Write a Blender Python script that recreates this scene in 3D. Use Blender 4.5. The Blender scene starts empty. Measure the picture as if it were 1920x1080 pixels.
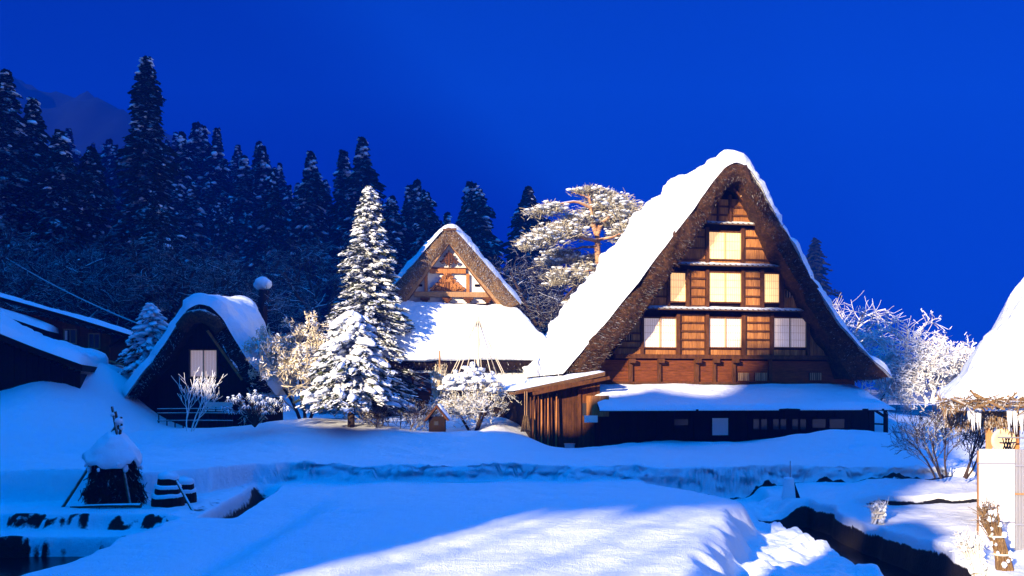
import bpy, math, random
import numpy as np
from math import sin, cos, tan, pi, radians as R
from mathutils import Vector, Matrix

SC = bpy.context.scene
COL = SC.collection

# ------------------------------------------------------------------ camera
F = 1663.0; EYE = 2.4; HOR = 740.0          # focal length and horizon in 1920-px units, eye height in m
cam_d = bpy.data.cameras.new("camera"); cam = bpy.data.objects.new("camera", cam_d); COL.objects.link(cam)
cam_d.sensor_width = 36.0; cam_d.lens = 36.0 * F / 1920.0
cam_d.shift_y = (HOR - 540.0) / 1920.0
cam_d.clip_start = 0.1; cam_d.clip_end = 4000.0
cam.location = (0, 0, EYE); cam.rotation_euler = (R(90), 0, 0)
SC.camera = cam

# ------------------------------------------------------------------ sky, sun, exposure
SUN_EL = R(16.0); SUN_AZ = R(33.0)           # light travels towards +X,+Y (sun low, behind left shoulder)
world = bpy.data.worlds.new("World"); SC.world = world; world.use_nodes = True
wt = world.node_tree; wt.nodes.clear()
sky = wt.nodes.new("ShaderNodeTexSky"); sky.sky_type = 'NISHITA'; sky.sun_disc = False
sky.sun_elevation = SUN_EL; sky.sun_rotation = pi + SUN_AZ
sky.air_density = 1.0; sky.dust_density = 0.3; sky.ozone_density = 4.0
tint = wt.nodes.new("ShaderNodeMix"); tint.data_type = 'RGBA'; tint.blend_type = 'MULTIPLY'
tint.inputs[0].default_value = 1.0
bg = wt.nodes.new("ShaderNodeBackground"); bg.inputs[1].default_value = 0.15
wo = wt.nodes.new("ShaderNodeOutputWorld")
# tint: deep blue low in the north, brightness added overhead to fill shaded snow
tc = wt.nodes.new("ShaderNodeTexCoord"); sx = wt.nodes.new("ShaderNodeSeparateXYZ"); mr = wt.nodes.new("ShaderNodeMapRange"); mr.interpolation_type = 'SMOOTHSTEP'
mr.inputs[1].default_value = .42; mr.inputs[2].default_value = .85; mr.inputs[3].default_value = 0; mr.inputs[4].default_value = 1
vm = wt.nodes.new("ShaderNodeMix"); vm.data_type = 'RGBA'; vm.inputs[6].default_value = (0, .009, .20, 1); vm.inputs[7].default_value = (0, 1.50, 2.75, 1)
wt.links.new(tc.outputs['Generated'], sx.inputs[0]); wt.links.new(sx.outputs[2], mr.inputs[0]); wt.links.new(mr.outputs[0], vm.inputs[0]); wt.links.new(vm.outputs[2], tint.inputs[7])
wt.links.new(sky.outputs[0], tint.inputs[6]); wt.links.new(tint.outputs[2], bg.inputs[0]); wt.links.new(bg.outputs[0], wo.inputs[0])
sun_d = bpy.data.lights.new("sun", 'SUN'); sun_d.energy = 5.0; sun_d.angle = R(0.5); sun_d.color = (1.0, 0.80, 0.56)
sun = bpy.data.objects.new("sun", sun_d); COL.objects.link(sun)
LDIR = Vector((sin(SUN_AZ) * cos(SUN_EL), cos(SUN_AZ) * cos(SUN_EL), -sin(SUN_EL)))
sun.rotation_euler = LDIR.to_track_quat('-Z', 'Y').to_euler()
SC.view_settings.view_transform = 'Standard'; SC.view_settings.look = 'None'
SC.view_settings.exposure = 1.4; SC.view_settings.gamma = 1.0
SC.render.engine = 'CYCLES'
try:
    SC.cycles.use_denoising = True; SC.cycles.denoiser = 'OPENIMAGEDENOISE'
    SC.cycles.max_bounces = 6; SC.cycles.diffuse_bounces = 1; SC.cycles.glossy_bounces = 2
    SC.cycles.transmission_bounces = 4; SC.cycles.volume_bounces = 0; SC.cycles.transparent_max_bounces = 8
    SC.cycles.volume_step_rate = 4.0
except Exception:
    pass

# ------------------------------------------------------------------ helpers
def hsh(ix, iy, iz, seed):
    n = (ix * 374761393 + iy * 668265263 + iz * 2147483647 + seed * 1274126177) & 0xFFFFFFFF
    n = ((n ^ (n >> 13)) * 1274126177) & 0xFFFFFFFF
    n = (n ^ (n >> 16)) & 0xFFFFFF
    return n / float(0xFFFFFF)
def vnoise(x, y, z=None, seed=0):
    x = np.asarray(x, float); y = np.asarray(y, float); z = np.zeros_like(x) if z is None else np.asarray(z, float)
    xi = np.floor(x).astype(np.int64); yi = np.floor(y).astype(np.int64); zi = np.floor(z).astype(np.int64)
    fx = x - xi; fy = y - yi; fz = z - zi
    fx = fx * fx * (3 - 2 * fx); fy = fy * fy * (3 - 2 * fy); fz = fz * fz * (3 - 2 * fz)
    r = 0
    for a in (0, 1):
        for b in (0, 1):
            for c in (0, 1):
                w = (fx if a else 1 - fx) * (fy if b else 1 - fy) * (fz if c else 1 - fz)
                r = r + w * hsh(xi + a, yi + b, zi + c, seed)
    return r * 2 - 1
def fbm(x, y, z=None, seed=0, o=3, g=0.5):
    r = 0; a = 1; f = 1
    for k in range(o):
        r = r + a * vnoise(np.asarray(x) * f, np.asarray(y) * f, None if z is None else np.asarray(z) * f, seed + k * 17); a *= g; f *= 2.03
    return r
def sst(a, b, x):
    t = np.clip((x - a) / (b - a), 0, 1); return t * t * (3 - 2 * t)
def P(px, py, D):
    return Vector(((px - 960) / F * D, D, EYE + (HOR - py) / F * D))

def tag(o, label=None, cat=None, group=None, kind=None):
    if label: o['label'] = label
    if cat: o['category'] = cat
    if group: o['group'] = group
    if kind: o['kind'] = kind
    return o
def empty(name, loc=(0, 0, 0), rz=0.0):
    o = bpy.data.objects.new(name, None); COL.objects.link(o); o.location = loc; o.rotation_euler = (0, 0, rz)
    o.empty_display_size = 0.2
    return o
def copy_tree(o, parent=None):
    c = o.copy(); COL.objects.link(c)
    if parent: c.parent = parent
    for ch in list(o.children): copy_tree(ch, c)
    return c

def ico(sub=1):
    t = (1 + 5 ** .5) / 2
    v = [(-1, t, 0), (1, t, 0), (-1, -t, 0), (1, -t, 0), (0, -1, t), (0, 1, t), (0, -1, -t), (0, 1, -t), (t, 0, -1), (t, 0, 1), (-t, 0, -1), (-t, 0, 1)]
    f = [(0, 11, 5), (0, 5, 1), (0, 1, 7), (0, 7, 10), (0, 10, 11), (1, 5, 9), (5, 11, 4), (11, 10, 2), (10, 7, 6), (7, 1, 8), (3, 9, 4), (3, 4, 2), (3, 2, 6), (3, 6, 8), (3, 8, 9), (4, 9, 5), (2, 4, 11), (6, 2, 10), (8, 6, 7), (9, 8, 1)]
    v = [Vector(p).normalized() for p in v]
    for _ in range(sub):
        mid = {}; nf = []
        def m(a, b):
            k = (min(a, b), max(a, b))
            if k not in mid: v.append(((v[a] + v[b]) / 2).normalized()); mid[k] = len(v) - 1
            return mid[k]
        for a, b, c in f:
            ab, bc, ca = m(a, b), m(b, c), m(c, a); nf += [(a, ab, ca), (b, bc, ab), (c, ca, bc), (ab, bc, ca)]
        f = nf
    return np.array([tuple(p) for p in v]), np.array(f)
ICO1 = ico(1); ICO2 = ico(2)

class MB:
    """collects shapes; build() links them as one mesh object"""
    def __init__(s): s.v = []; s.f = []; s.n = 0
    def add(s, v, f, m=0, sm=False):
        v = np.asarray(v, float).reshape(-1, 3); f = np.asarray(f, np.int64)
        s.f.append((f + s.n, m, sm)); s.v.append(v); s.n += len(v)
    def box(s, c, d, rot=None, m=0):
        c = np.asarray(c, float); d = np.asarray(d, float) / 2
        q = np.array([(x, y, z) for x in (-1, 1) for y in (-1, 1) for z in (-1, 1)], float) * d
        if rot is not None: q = q @ np.array(rot).T
        s.add(q + c, [(0, 1, 3, 2), (4, 6, 7, 5), (0, 4, 5, 1), (2, 3, 7, 6), (0, 2, 6, 4), (1, 5, 7, 3)], m)
    def bx(s, x0, x1, y0, y1, z0, z1, m=0):
        s.box(((x0 + x1) / 2, (y0 + y1) / 2, (z0 + z1) / 2), (abs(x1 - x0), abs(y1 - y0), abs(z1 - z0)), None, m)
    def beam(s, p, q, w, h, m=0):
        p = Vector(p); q = Vector(q); d = (q - p); L = d.length; d.normalize()
        up = Vector((0, 0, 1)) if abs(d.z) < .95 else Vector((0, 1, 0))
        a = d.cross(up).normalized(); b = a.cross(d)
        s.box((p + q) / 2, (L, w, h), Matrix((d, a, b)).transposed(), m)
    def tube(s, pts, rad, n=6, m=0, cap=True, sm=True):
        pts = np.asarray([tuple(p) for p in pts], float); k = len(pts); rad = np.broadcast_to(np.asarray(rad, float), (k,))
        tg = np.gradient(pts, axis=0); tg /= np.linalg.norm(tg, axis=1)[:, None] + 1e-9
        ref = np.array((0, 0, 1.0)) if abs(tg[0, 2]) < .9 else np.array((1.0, 0, 0))
        a = np.cross(tg, ref); a /= np.linalg.norm(a, axis=1)[:, None] + 1e-9; b = np.cross(a, tg)
        an = np.linspace(0, 2 * pi, n, endpoint=False)
        v = (pts[:, None] + rad[:, None, None] * (np.cos(an)[None, :, None] * a[:, None] + np.sin(an)[None, :, None] * b[:, None])).reshape(-1, 3)
        f = [(i * n + j, i * n + (j + 1) % n, (i + 1) * n + (j + 1) % n, (i + 1) * n + j) for i in range(k - 1) for j in range(n)]
        s.add(v, f, m, sm)
        if cap and n >= 3:
            s.add(v[-n:], [tuple(range(n))], m); s.add(v[:n], [tuple(range(n))[::-1]], m)
    def grid(s, G, m=0, sm=True, flip=False, closeu=False):
        G = np.asarray(G, float); a, b = G.shape[:2]
        I = np.arange(a * b).reshape(a, b)
        if closeu: I = np.vstack([I, I[:1]])
        q = np.stack([I[:-1, :-1], I[1:, :-1], I[1:, 1:], I[:-1, 1:]], -1).reshape(-1, 4)
        if flip: q = q[:, ::-1]
        s.add(G.reshape(-1, 3), q, m, sm)
    def quads(s, C, T, Wd, m=0):
        """quads along T (half vectors) and Wd (half vectors), centred at C"""
        n = len(C); v = np.stack([C - T - Wd * .6, C - T + Wd * .6, C + T + Wd * .35, C + T - Wd * .35], 1).reshape(-1, 3)
        s.add(v, np.arange(n * 4).reshape(n, 4), m)
    def lumps(s, C, S, m=0, rng=None, base=None, rough=.18, az=None):
        bv, bf = base or ICO1; n = len(C); k = len(bv)
        S = np.asarray(S, float)
        if S.ndim == 1: S = np.repeat(S[:, None], 3, 1)
        nz = 1 + rough * (rng.random((n, k)) * 2 - 1)
        q = bv[None] * nz[..., None] * S[:, None, :]
        if az is not None:
            ca = np.cos(az)[:, None]; sa = np.sin(az)[:, None]; q = np.stack([q[..., 0] * ca - q[..., 1] * sa, q[..., 0] * sa + q[..., 1] * ca, q[..., 2] - .35 * np.maximum(q[..., 0], 0)], -1)
        v = (q + np.asarray(C)[:, None, :]).reshape(-1, 3)
        f = (bf[None] + (np.arange(n) * k)[:, None, None]).reshape(-1, 3)
        s.add(v, f, m, True)
    def build(s, name, mats, parent=None, loc=None, rz=None):
        if not isinstance(mats, (list, tuple)): mats = [mats]
        me = bpy.data.meshes.new(name)
        V = np.concatenate(s.v); ls = [f.reshape(-1) for f, m, q in s.f]
        cnt = np.concatenate([np.full(len(f), f.shape[1]) for f, m, q in s.f])
        mi = np.concatenate([np.full(len(f), m) for f, m, q in s.f]); sm = np.concatenate([np.full(len(f), q) for f, m, q in s.f])
        L = np.concatenate(ls)
        me.vertices.add(len(V)); me.vertices.foreach_set("co", V.astype(np.float32).ravel())
        me.loops.add(len(L)); me.loops.foreach_set("vertex_index", L.astype(np.int32))
        me.polygons.add(len(cnt)); st = np.concatenate([[0], np.cumsum(cnt)[:-1]])
        me.polygons.foreach_set("loop_start", st.astype(np.int32))
        me.polygons.foreach_set("material_index", mi.astype(np.int32)); me.polygons.foreach_set("use_smooth", sm.astype(bool))
        for mt in mats: me.materials.append(mt)
        me.update(calc_edges=True); me.validate()
        o = bpy.data.objects.new(name, me); COL.objects.link(o)
        if parent: o.parent = parent
        if loc is not None: o.location = loc
        if rz is not None: o.rotation_euler = (0, 0, rz)
        return o

# ------------------------------------------------------------------ materials
class NT:
    def __init__(s, name):
        s.m = bpy.data.materials.new(name); s.m.use_nodes = True; s.t = s.m.node_tree; s.t.nodes.clear()
        s.o = s.t.nodes.new("ShaderNodeOutputMaterial"); s.b = s.t.nodes.new("ShaderNodeBsdfPrincipled")
        s.t.links.new(s.b.outputs[0], s.o.inputs[0])
        s.b.inputs['Roughness'].default_value = .8
        s.b.inputs['Specular IOR Level'].default_value = .2
    def n(s, t, **k):
        x = s.t.nodes.new(t)
        for a, v in k.items(): setattr(x, a, v)
        return x
    def l(s, a, b): s.t.links.new(a, b)
    def coord(s, scale=(1, 1, 1), obj=True):
        c = s.n("ShaderNodeTexCoord"); mp = s.n("ShaderNodeMapping"); mp.inputs['Scale'].default_value = scale
        s.l(c.outputs['Object'], mp.inputs[0]); return mp.outputs[0]
    def noise(s, scale, vec=None, detail=4, rough=.6):
        x = s.n("ShaderNodeTexNoise"); x.inputs['Scale'].default_value = scale; x.inputs['Detail'].default_value = detail; x.inputs['Roughness'].default_value = rough
        s.l(vec if vec is not None else s.coord(), x.inputs['Vector']); return x.outputs[0]
    def ramp(s, f, stops):
        r = s.n("ShaderNodeValToRGB"); e = r.color_ramp.elements
        while len(e) < len(stops): e.new(.5)
        for i, (p, c) in enumerate(stops): e[i].position = p; e[i].color = tuple(c) + (1,)
        s.l(f, r.inputs[0]); return r.outputs[0]
    def mix(s, f, a, b):
        x = s.n("ShaderNodeMix", data_type='RGBA')
        for i, v in ((0, f), (6, a), (7, b)):
            if hasattr(v, 'is_output'): s.l(v, x.inputs[i])
            elif i == 0: x.inputs[0].default_value = v
            else: x.inputs[i].default_value = tuple(v) + (1,)
        return x.outputs[2]
    def math(s, op, a, b=0.0, c=None):
        x = s.n("ShaderNodeMath", operation=op)
        for i, v in enumerate((a, b) if c is None else (a, b, c)):
            if hasattr(v, 'is_output'): s.l(v, x.inputs[i])
            else: x.inputs[i].default_value = v
        return x.outputs[0]
    def bump(s, f, st=.3, d=.02):
        x = s.n("ShaderNodeBump"); x.inputs['Strength'].default_value = st; x.inputs['Distance'].default_value = d
        s.l(f, x.inputs['Height']); s.l(x.outputs[0], s.b.inputs['Normal'])
    def col(s, c):
        if hasattr(c, 'is_output'): s.l(c, s.b.inputs['Base Color'])
        else: s.b.inputs['Base Color'].default_value = tuple(c) + (1,)
    def upsnow(s, lo, hi, nscale=6, namt=.5):
        """1 where the face looks up: snow settles there"""
        g = s.n("ShaderNodeNewGeometry"); x = s.n("ShaderNodeSeparateXYZ"); s.l(g.outputs['Normal'], x.inputs[0])
        nn = s.noise(nscale, detail=3)
        v = s.math('ADD', x.outputs[2], s.math('MULTIPLY', s.math('SUBTRACT', nn, .5), namt))
        m = s.n("ShaderNodeMapRange"); m.clamp = True
        s.l(v, m.inputs[0]); m.inputs[1].default_value = lo; m.inputs[2].default_value = hi
        return m.outputs[0]
SNOWC = (.82, .87, .91)
def m_snow(name="snow", fine=.25, coarse=.35):
    k = NT(name); k.col(SNOWC); k.b.inputs['Roughness'].default_value = .65
    a = k.noise(3.0, detail=5, rough=.62); b = k.noise(38, detail=3)
    k.bump(k.math('ADD', k.math('MULTIPLY', a, coarse), k.math('MULTIPLY', b, fine * .12)), .75, .14)
    return k.m
def m_wood(name, c1, c2, scale=(7, 7, .7), snow=None, dk=(.5, .5, .5)):
    k = NT(name); v = k.coord(scale); g = k.noise(3.0, v, 6, .7)
    base = k.ramp(g, [(.28, c1), (.72, c2)])
    i = k.n("ShaderNodeNewGeometry"); rp = k.ramp(i.outputs['Random Per Island'], [(0, dk), (1, (1.1, 1.1, 1.1))])
    mm = k.n("ShaderNodeMix", data_type='RGBA', blend_type='MULTIPLY'); mm.inputs[0].default_value = 1
    k.l(base, mm.inputs[6]); k.l(rp, mm.inputs[7]); c = mm.outputs[2]
    if snow: c = k.mix(k.upsnow(*snow), c, SNOWC)
    k.col(c); k.bump(g, .5, .015); return k.m
def m_thatch(name, c1, c2, snow=(.3, .8, 9, 1.0), frost=.0):
    k = NT(name); a = k.noise(4.5, k.coord((1, 1, 1.6)), 7, .8); b = k.noise(34, k.coord((1, 1, .35)), 4, .75)
    f = k.math('MULTIPLY', k.math('ADD', a, b), .5)
    c = k.ramp(f, [(.40, c1), (.52, tuple(.35 * q for q in c2)), (.64, c2)])
    if frost:
        n2 = k.noise(14, detail=6, rough=.8); c = k.mix(k.ramp(n2, [(.60 - frost, (0, 0, 0)), (.70 - frost * .5, (.85, .85, .85))]), c, SNOWC)
    if snow: c = k.mix(k.upsnow(*snow), c, SNOWC)
    k.col(c); k.bump(f, .9, .08); return k.m
def m_leaf(name, c1, c2, snow=(.35, .75, 3, .8)):
    k = NT(name); g = k.noise(2.5, detail=4); c = k.ramp(g, [(.3, c1), (.7, c2)])
    if snow: c = k.mix(k.upsnow(*snow), c, SNOWC)
    k.col(c); return k.m
def m_plain(name, c, rough=.7, spec=.2, metal=0, bump=None):
    k = NT(name); k.col(c); k.b.inputs['Roughness'].default_value = rough; k.b.inputs['Specular IOR Level'].default_value = spec; k.b.inputs['Metallic'].default_value = metal
    if bump: k.bump(k.noise(bump, detail=4), .4, .02)
    return k.m
M = {}
M['snow'] = m_snow(); M['roofsnow'] = m_snow('roof_snow', .4, .8)
M['wood'] = m_wood('weathered_wood', (.19, .065, .013), (.68, .29, .085), dk=(.55, .5, .45))
M['redwood'] = m_wood('red_boards', (.07, .018, .003), (.26, .07, .014), (1, 7, 7))
M['beam'] = m_wood('beam_wood', (.04, .013, .003), (.17, .06, .015), (3, 3, 1))
M['beamsnow'] = m_wood('snowy_beam', (.06, .03, .012), (.2, .1, .045), (2, 2, 2), snow=(.2, .7, 5, .7))
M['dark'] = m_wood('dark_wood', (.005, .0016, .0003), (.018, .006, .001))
M['palewood'] = m_wood('pale_wood', (.22, .11, .045), (.55, .33, .16), (9, 9, .8))
M['post'] = m_wood('new_post_wood', (.34, .15, .05), (.6, .32, .13), (9, 9, .8))
M['thatch'] = m_thatch('thatch', (.002, .0008, .0002), (.17, .075, .026), snow=(.66, 1.1, 9, 1.1), frost=0)
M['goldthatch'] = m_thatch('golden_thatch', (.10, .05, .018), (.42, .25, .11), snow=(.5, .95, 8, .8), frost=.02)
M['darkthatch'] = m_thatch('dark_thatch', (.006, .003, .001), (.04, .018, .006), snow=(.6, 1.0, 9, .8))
M['straw'] = m_thatch('straw', (.2, .1, .035), (.6, .38, .17), snow=(.45, .9, 9, .9))
M['frosttwig'] = m_leaf('frosted_twigs', (.55, .5, .42), (.85, .84, .82), snow=(-.2, .3, 3, .5))
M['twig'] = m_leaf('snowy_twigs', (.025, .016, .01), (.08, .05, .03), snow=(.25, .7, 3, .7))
M['shadetwig'] = m_leaf('shade_darkened_twigs', (.012, .010, .009), (.04, .034, .03), snow=(.45, 1.0, 2, .7))  # darker, thinly snowed copy of the twigs; shade put into the colour
M['bark'] = m_leaf('bark', (.02, .013, .008), (.08, .05, .03), snow=(.55, .9, 3, .5))
M['pinebark'] = m_leaf('pine_bark', (.33, .14, .05), (.62, .36, .19), snow=(.5, .8, 3, .5))
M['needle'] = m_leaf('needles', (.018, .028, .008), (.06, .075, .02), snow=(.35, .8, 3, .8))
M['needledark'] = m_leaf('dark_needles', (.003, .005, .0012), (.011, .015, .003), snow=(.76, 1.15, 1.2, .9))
M['needleshade'] = m_leaf('shaded_needles', (.002, .004, .003), (.006, .010, .008), snow=None)  # the lone treetop's shade is put into this needle colour, snow left off
M['needlefrost'] = m_leaf('frosted_needles', (.20, .17, .09), (.62, .56, .40), snow=(.35, .9, 2, .9))
M['goldleaf'] = m_leaf('frosted_gold_twigs', (.48, .38, .19), (.85, .74, .52), snow=(.2, .7, 3, .9))
M['hill'] = m_leaf('forest_floor', (.004, .006, .006), (.03, .035, .04), snow=(.8, 1.5, .5, .8))
M['darkhill'] = m_leaf('far_forest', (.0005, .006, .012), (.001, .010, .02), snow=None)
M['plaster'] = m_plain('white_plaster', (.82, .78, .72), .85, .1, bump=20)
M['water'] = m_plain('dark_water', (.004, .004, .004), .22, .12, bump=2.5)
M['metal'] = m_plain('grey_metal', (.4, .4, .42), .45, .5, .6)
M['black'] = m_plain('black_gap', (.003, .002, .002), .9, .05)
M['darkglass'] = m_plain('dark_glass', (.03, .03, .035), .12, .35)
M['sheet'] = m_plain('white_sheet', (.82, .8, .82), .5, .3, bump=3)
M['cream'] = m_plain('cream_plastic', (.8, .62, .38), .5, .3)
M['rope'] = m_plain('pale_rope', (.75, .66, .5), .9, .05)
M['cable'] = m_plain('frosted_cable', (.45, .45, .47), .7, .2)
def m_ice():
    k = NT('ice'); k.col((.85, .88, .92)); k.b.inputs['Roughness'].default_value = .25; k.b.inputs['Transmission Weight'].default_value = .35; k.b.inputs['IOR'].default_value = 1.31; return k.m
M['ice'] = m_ice()
def m_paper():
    k = NT('paper'); g = k.noise(1.5, detail=3); k.col(k.ramp(g, [(.3, (.80, .57, .30)), (.7, (.92, .70, .42))])); k.b.inputs['Roughness'].default_value = .9; k.b.inputs['Emission Color'].default_value = (1, .56, .18, 1); k.b.inputs['Emission Strength'].default_value = .5; return k.m
M['paper'] = m_paper()
k_ = NT('pale_glow_paper'); k_.col((.92, .78, .66)); k_.b.inputs['Roughness'].default_value = .9; k_.b.inputs['Emission Color'].default_value = (1, .70, .48, 1); k_.b.inputs['Emission Strength'].default_value = .12; M['glowpaper'] = k_.m  # faint glow added to brighten panes with no lamp behind them
M['lattice'] = m_plain('pale_lattice', (.62, .38, .17), .8, .1)
M['shutter'] = m_plain('white_shutter', (.92, .80, .70), .7, .2, bump=9)
def m_ground():
    k = NT('snow_ground'); at = k.n("ShaderNodeAttribute", attribute_name="earth")
    a = k.noise(2.2, detail=6, rough=.6); b = k.noise(45, detail=3)
    nn = k.noise(7, detail=5, rough=.7)
    f = k.math('ADD', at.outputs['Fac'], k.math('MULTIPLY', k.math('SUBTRACT', nn, .5), .55))
    mr = k.n("ShaderNodeMapRange"); k.l(f, mr.inputs[0]); mr.inputs[1].default_value = .42; mr.inputs[2].default_value = .58
    k.col(k.mix(mr.outputs[0], SNOWC, (.006, .0045, .003))); k.b.inputs['Roughness'].default_value = .65
    c = k.noise(9, detail=4, rough=.65)
    k.bump(k.math('ADD', k.math('ADD', k.math('MULTIPLY', a, .45), k.math('MULTIPLY', c, .14)), k.math('MULTIPLY', b, .16)), .9, .14)
    return k.m
M['ground'] = m_ground()
def m_clear():
    k = NT('ribbed_clear_sheet'); k.col((.75, .75, .78)); k.b.inputs['Roughness'].default_value = .25; k.b.inputs['Transmission Weight'].default_value = .6
    w = k.n("ShaderNodeTexWave", wave_type='BANDS', bands_direction='X'); w.inputs['Scale'].default_value = 14; k.l(k.coord(), w.inputs['Vector']); k.bump(w.outputs[0], .8, .02); return k.m
M['clear'] = m_clear()
# ------------------------------------------------------------------ ground
def axis(*segs):
    out = [segs[0][0]]
    for a, b, st in segs:
        n = max(1, int(round((b - a) / st))); out += list(np.linspace(a, b, n + 1)[1:])
    return np.array(out)
def gauss(X, Y, cx, cy, sx, sy, a): return a * np.exp(-((X - cx) / sx) ** 2 - ((Y - cy) / sy) ** 2)
def ground_z(X, Y):
    X = np.asarray(X, float); Y = np.asarray(Y, float)
    wob = fbm(X * .7, Y * .7, seed=3, o=3); fine = fbm(X * 2.6, Y * 2.6, seed=9, o=3)
    earth = np.zeros_like(X)
    # ---- terrace behind
    ye = np.interp(X, [-40, -11.5, -8.2, -7.4, -6.9, -6.2, 12, 14, 40], [19.5, 19.5, 19.5, 21.2, 23.4, 24.3, 24.0, 23.0, 23.0]) + .10 * wob + .05 * fine
    top = np.interp(X, [-14, -8, -6, 0, 8, 14], [.74, .66, .50, .45, .44, .40])
    top = top + .012 * np.clip(Y - 25, 0, 12)
    lt = sst(-12.0, -16.8, X)
    top = top + lt * np.interp(Y, [19.5, 24, 30, 34, 40, 60], [0, .35, 1.5, 2.35, 2.8, 4.5]) * .95
    top = top + gauss(X, Y, -17.0, 33.5, 2.2, 3.0, .75) - gauss(X, Y, -20.5, 30, 3.2, 4, .45)
    top = top + gauss(X, Y, -6.2, 32, 3.0, 3.2, .62) + gauss(X, Y, -11, 31.5, 4.2, 3.0, .32)
    top = top + gauss(X, Y, -1.4, 30.5, 2.6, 1.7, .42) + gauss(X, Y, -3.0, 38, 6, 4, .75)
    top = top + gauss(X, Y, -1.8, 28.4, 1.1, .6, .10) + gauss(X, Y, -.2, 33.8, 1.3, 2.2, .5)
    top = top - gauss(X, Y, 2.2, 33.5, 1.5, 2.2, .55)
    top = top + gauss(X, Y, 11.6, 31.2, 2.9, 1.5, .62) + gauss(X, Y, 16, 40, 4, 6, .9)
    top = top + gauss(X, Y, 4.6, 31.5, 2.2, 1.2, .16)
    top = top + .022 * fbm(X * 1.5, Y * 1.1, seed=25) + .05 * wob + .02 * fbm(X * .3, Y * .3, seed=21) + sst(24, 60, Y) * .5
    # ---- low field
    low = np.zeros_like(X) + .03 * wob + .012 * fbm(X * 2.2, Y * 1.4, seed=26)
    fe = np.interp(Y, [8, 11.7, 13.8, 16.3, 18.1, 20, 22.2, 24.5], [2.0, 2.6, 3.25, 4.15, 4.65, 4.5, 3.95, 3.6]) + .16 * fbm(X * .9, Y * .9, seed=5) + .03 * fine
    slab = sst(-4.5, -3.5, X - .12 * wob) * (1 - sst(-.28, .10, X - fe))
    low = low + (.12 + .12 * sst(-1, 3, X)) * slab * (1 - .7 * sst(18, 24, Y))
    low = low - .12 * np.exp(-((X + 4.35 + .1 * wob) / .45) ** 2) * (1 - sst(17.5, 20, Y))
    right = sst(-.05, .30, X - fe)
    path = -.42 + .10 * fbm(X * 1.3, Y * 1.3, seed=31, o=4, g=.6) + .05 * fine
    bump_edge = gauss(X, Y, 5.75, 17.8, .35, .8, .16) + gauss(X, Y, 6.0, 14.1, .5, .5, .2) + gauss(X, Y, 3.9, 13.6, .4, .7, .15)
    low = low * (1 - right) + right * (path + bump_edge - .02)
    # far-right bank beyond the ditch
    dc = np.interp(Y, [9, 12.4, 15.1, 17, 19.3, 20.6, 21.2], [6.45, 6.38, 6.40, 6.42, 6.38, 6.32, 6.25]) + .08 * wob
    bank = sst(.1, .5, X - dc)
    low = low * (1 - bank) + bank * (-.13 + .06 * wob + .02 * fine + sst(8, 13, X) * .12)
    st = sst(20.0, 20.16, Y + .1 * wob) * sst(7.3, 8.2, X)
    low = low + .20 * st
    slot = np.exp(-((Y - 20.03 + .1 * wob) / .05) ** 2) * sst(7.6, 8.3, X)
    earth = np.maximum(earth, slot * (.9 + .25 * fine))
    dw = .58 + .012 * fine + .07 * wob
    dit = (1 - sst(dw - .10, dw + .06, np.abs(X - dc))) * (1 - sst(20.6, 21.2, Y)) 
    low = low * (1 - dit) + dit * (-.95)
    earth = np.maximum(earth, 1.3 * sst(.10, .40, dit))
    # left ditch
    lx = np.interp(Y, [17.3, 18, 20, 22, 23.6], [-5.8, -5.85, -6.05, -6.25, -6.5]) + .06 * wob
    ld = (1 - sst(.22, .42, np.abs(X - lx))) * sst(17.4, 17.9, Y) * (1 - sst(23.0, 23.8, Y))
    low = low * (1 - ld) + ld * (-.6); earth = np.maximum(earth, ld)
    bankL = np.exp(-((X - lx + .62) / .38) ** 2) * sst(17.3, 18, Y) * (1 - sst(22.5, 23.5, Y))
    earth = np.maximum(earth, bankL * (.25 + .3 * fine))
    # left ledges and pond
    pl = 1 - sst(-6.95, -6.55, X + .18 * wob)
    l1 = 1 - sst(17.30, 17.48, Y + .09 * wob + .05 * fine)
    l2 = 1 - sst(16.42, 16.58, Y + .08 * wob + .05 * fine)
    led = .05 - .30 * l1 - 1.0 * l2
    low = low * (1 - pl) + pl * (led + .02 * fine)
    hf = fbm(X * 6, Y * 6, seed=57, o=3, g=.7); e1 = np.exp(-((Y - 17.38 + .09 * wob) / .10) ** 2) * (.55 + .4 * fine + .45 * hf); e2 = np.exp(-((Y - 16.42 + .08 * wob) / .16) ** 2) * (.75 + .35 * fine + .5 * hf)
    earth = np.maximum(earth, pl * np.clip(np.maximum(e1, e2), 0, 1))
    earth = np.maximum(earth, pl * l2 * sst(-6.75, -7.1, X + .18 * wob))
    # ---- blend with terrace
    t = sst(.0, .34, Y - ye + .05 * fbm(X * 2.5, Y * 2.5, seed=47))
    rough = np.sqrt(np.clip(t * (1 - t) * 4, 0, 1)) * (.15 * fbm(X * 1.9, Y * 1.5 + 3, seed=44, o=4, g=.7))
    z = low * (1 - t) + top * t + rough
    gap = np.exp(-((Y - ye - .01) / .05) ** 2) * sst(4.0, 5.0, X) * (1 - sst(13.5, 14.5, X))
    earth = np.maximum(earth, gap * (.9 + .25 * fine))
    # behind the camera and the sides: flat village ground
    z = z * sst(4, 8, Y)
    return z, earth, np.clip(t * (1 - t) * 4, 0, 1)
gx = axis((-1500, -200, 200), (-200, -60, 10), (-60, -20, .6), (-20, -13, .14), (-13, -7.3, .075), (-7.3, -5.3, .03), (-5.3, 4.8, .075), (4.8, 7.5, .022), (7.5, 14.5, .075), (14.5, 24, .2), (24, 60, .8), (60, 200, 10), (200, 1500, 200))
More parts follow.
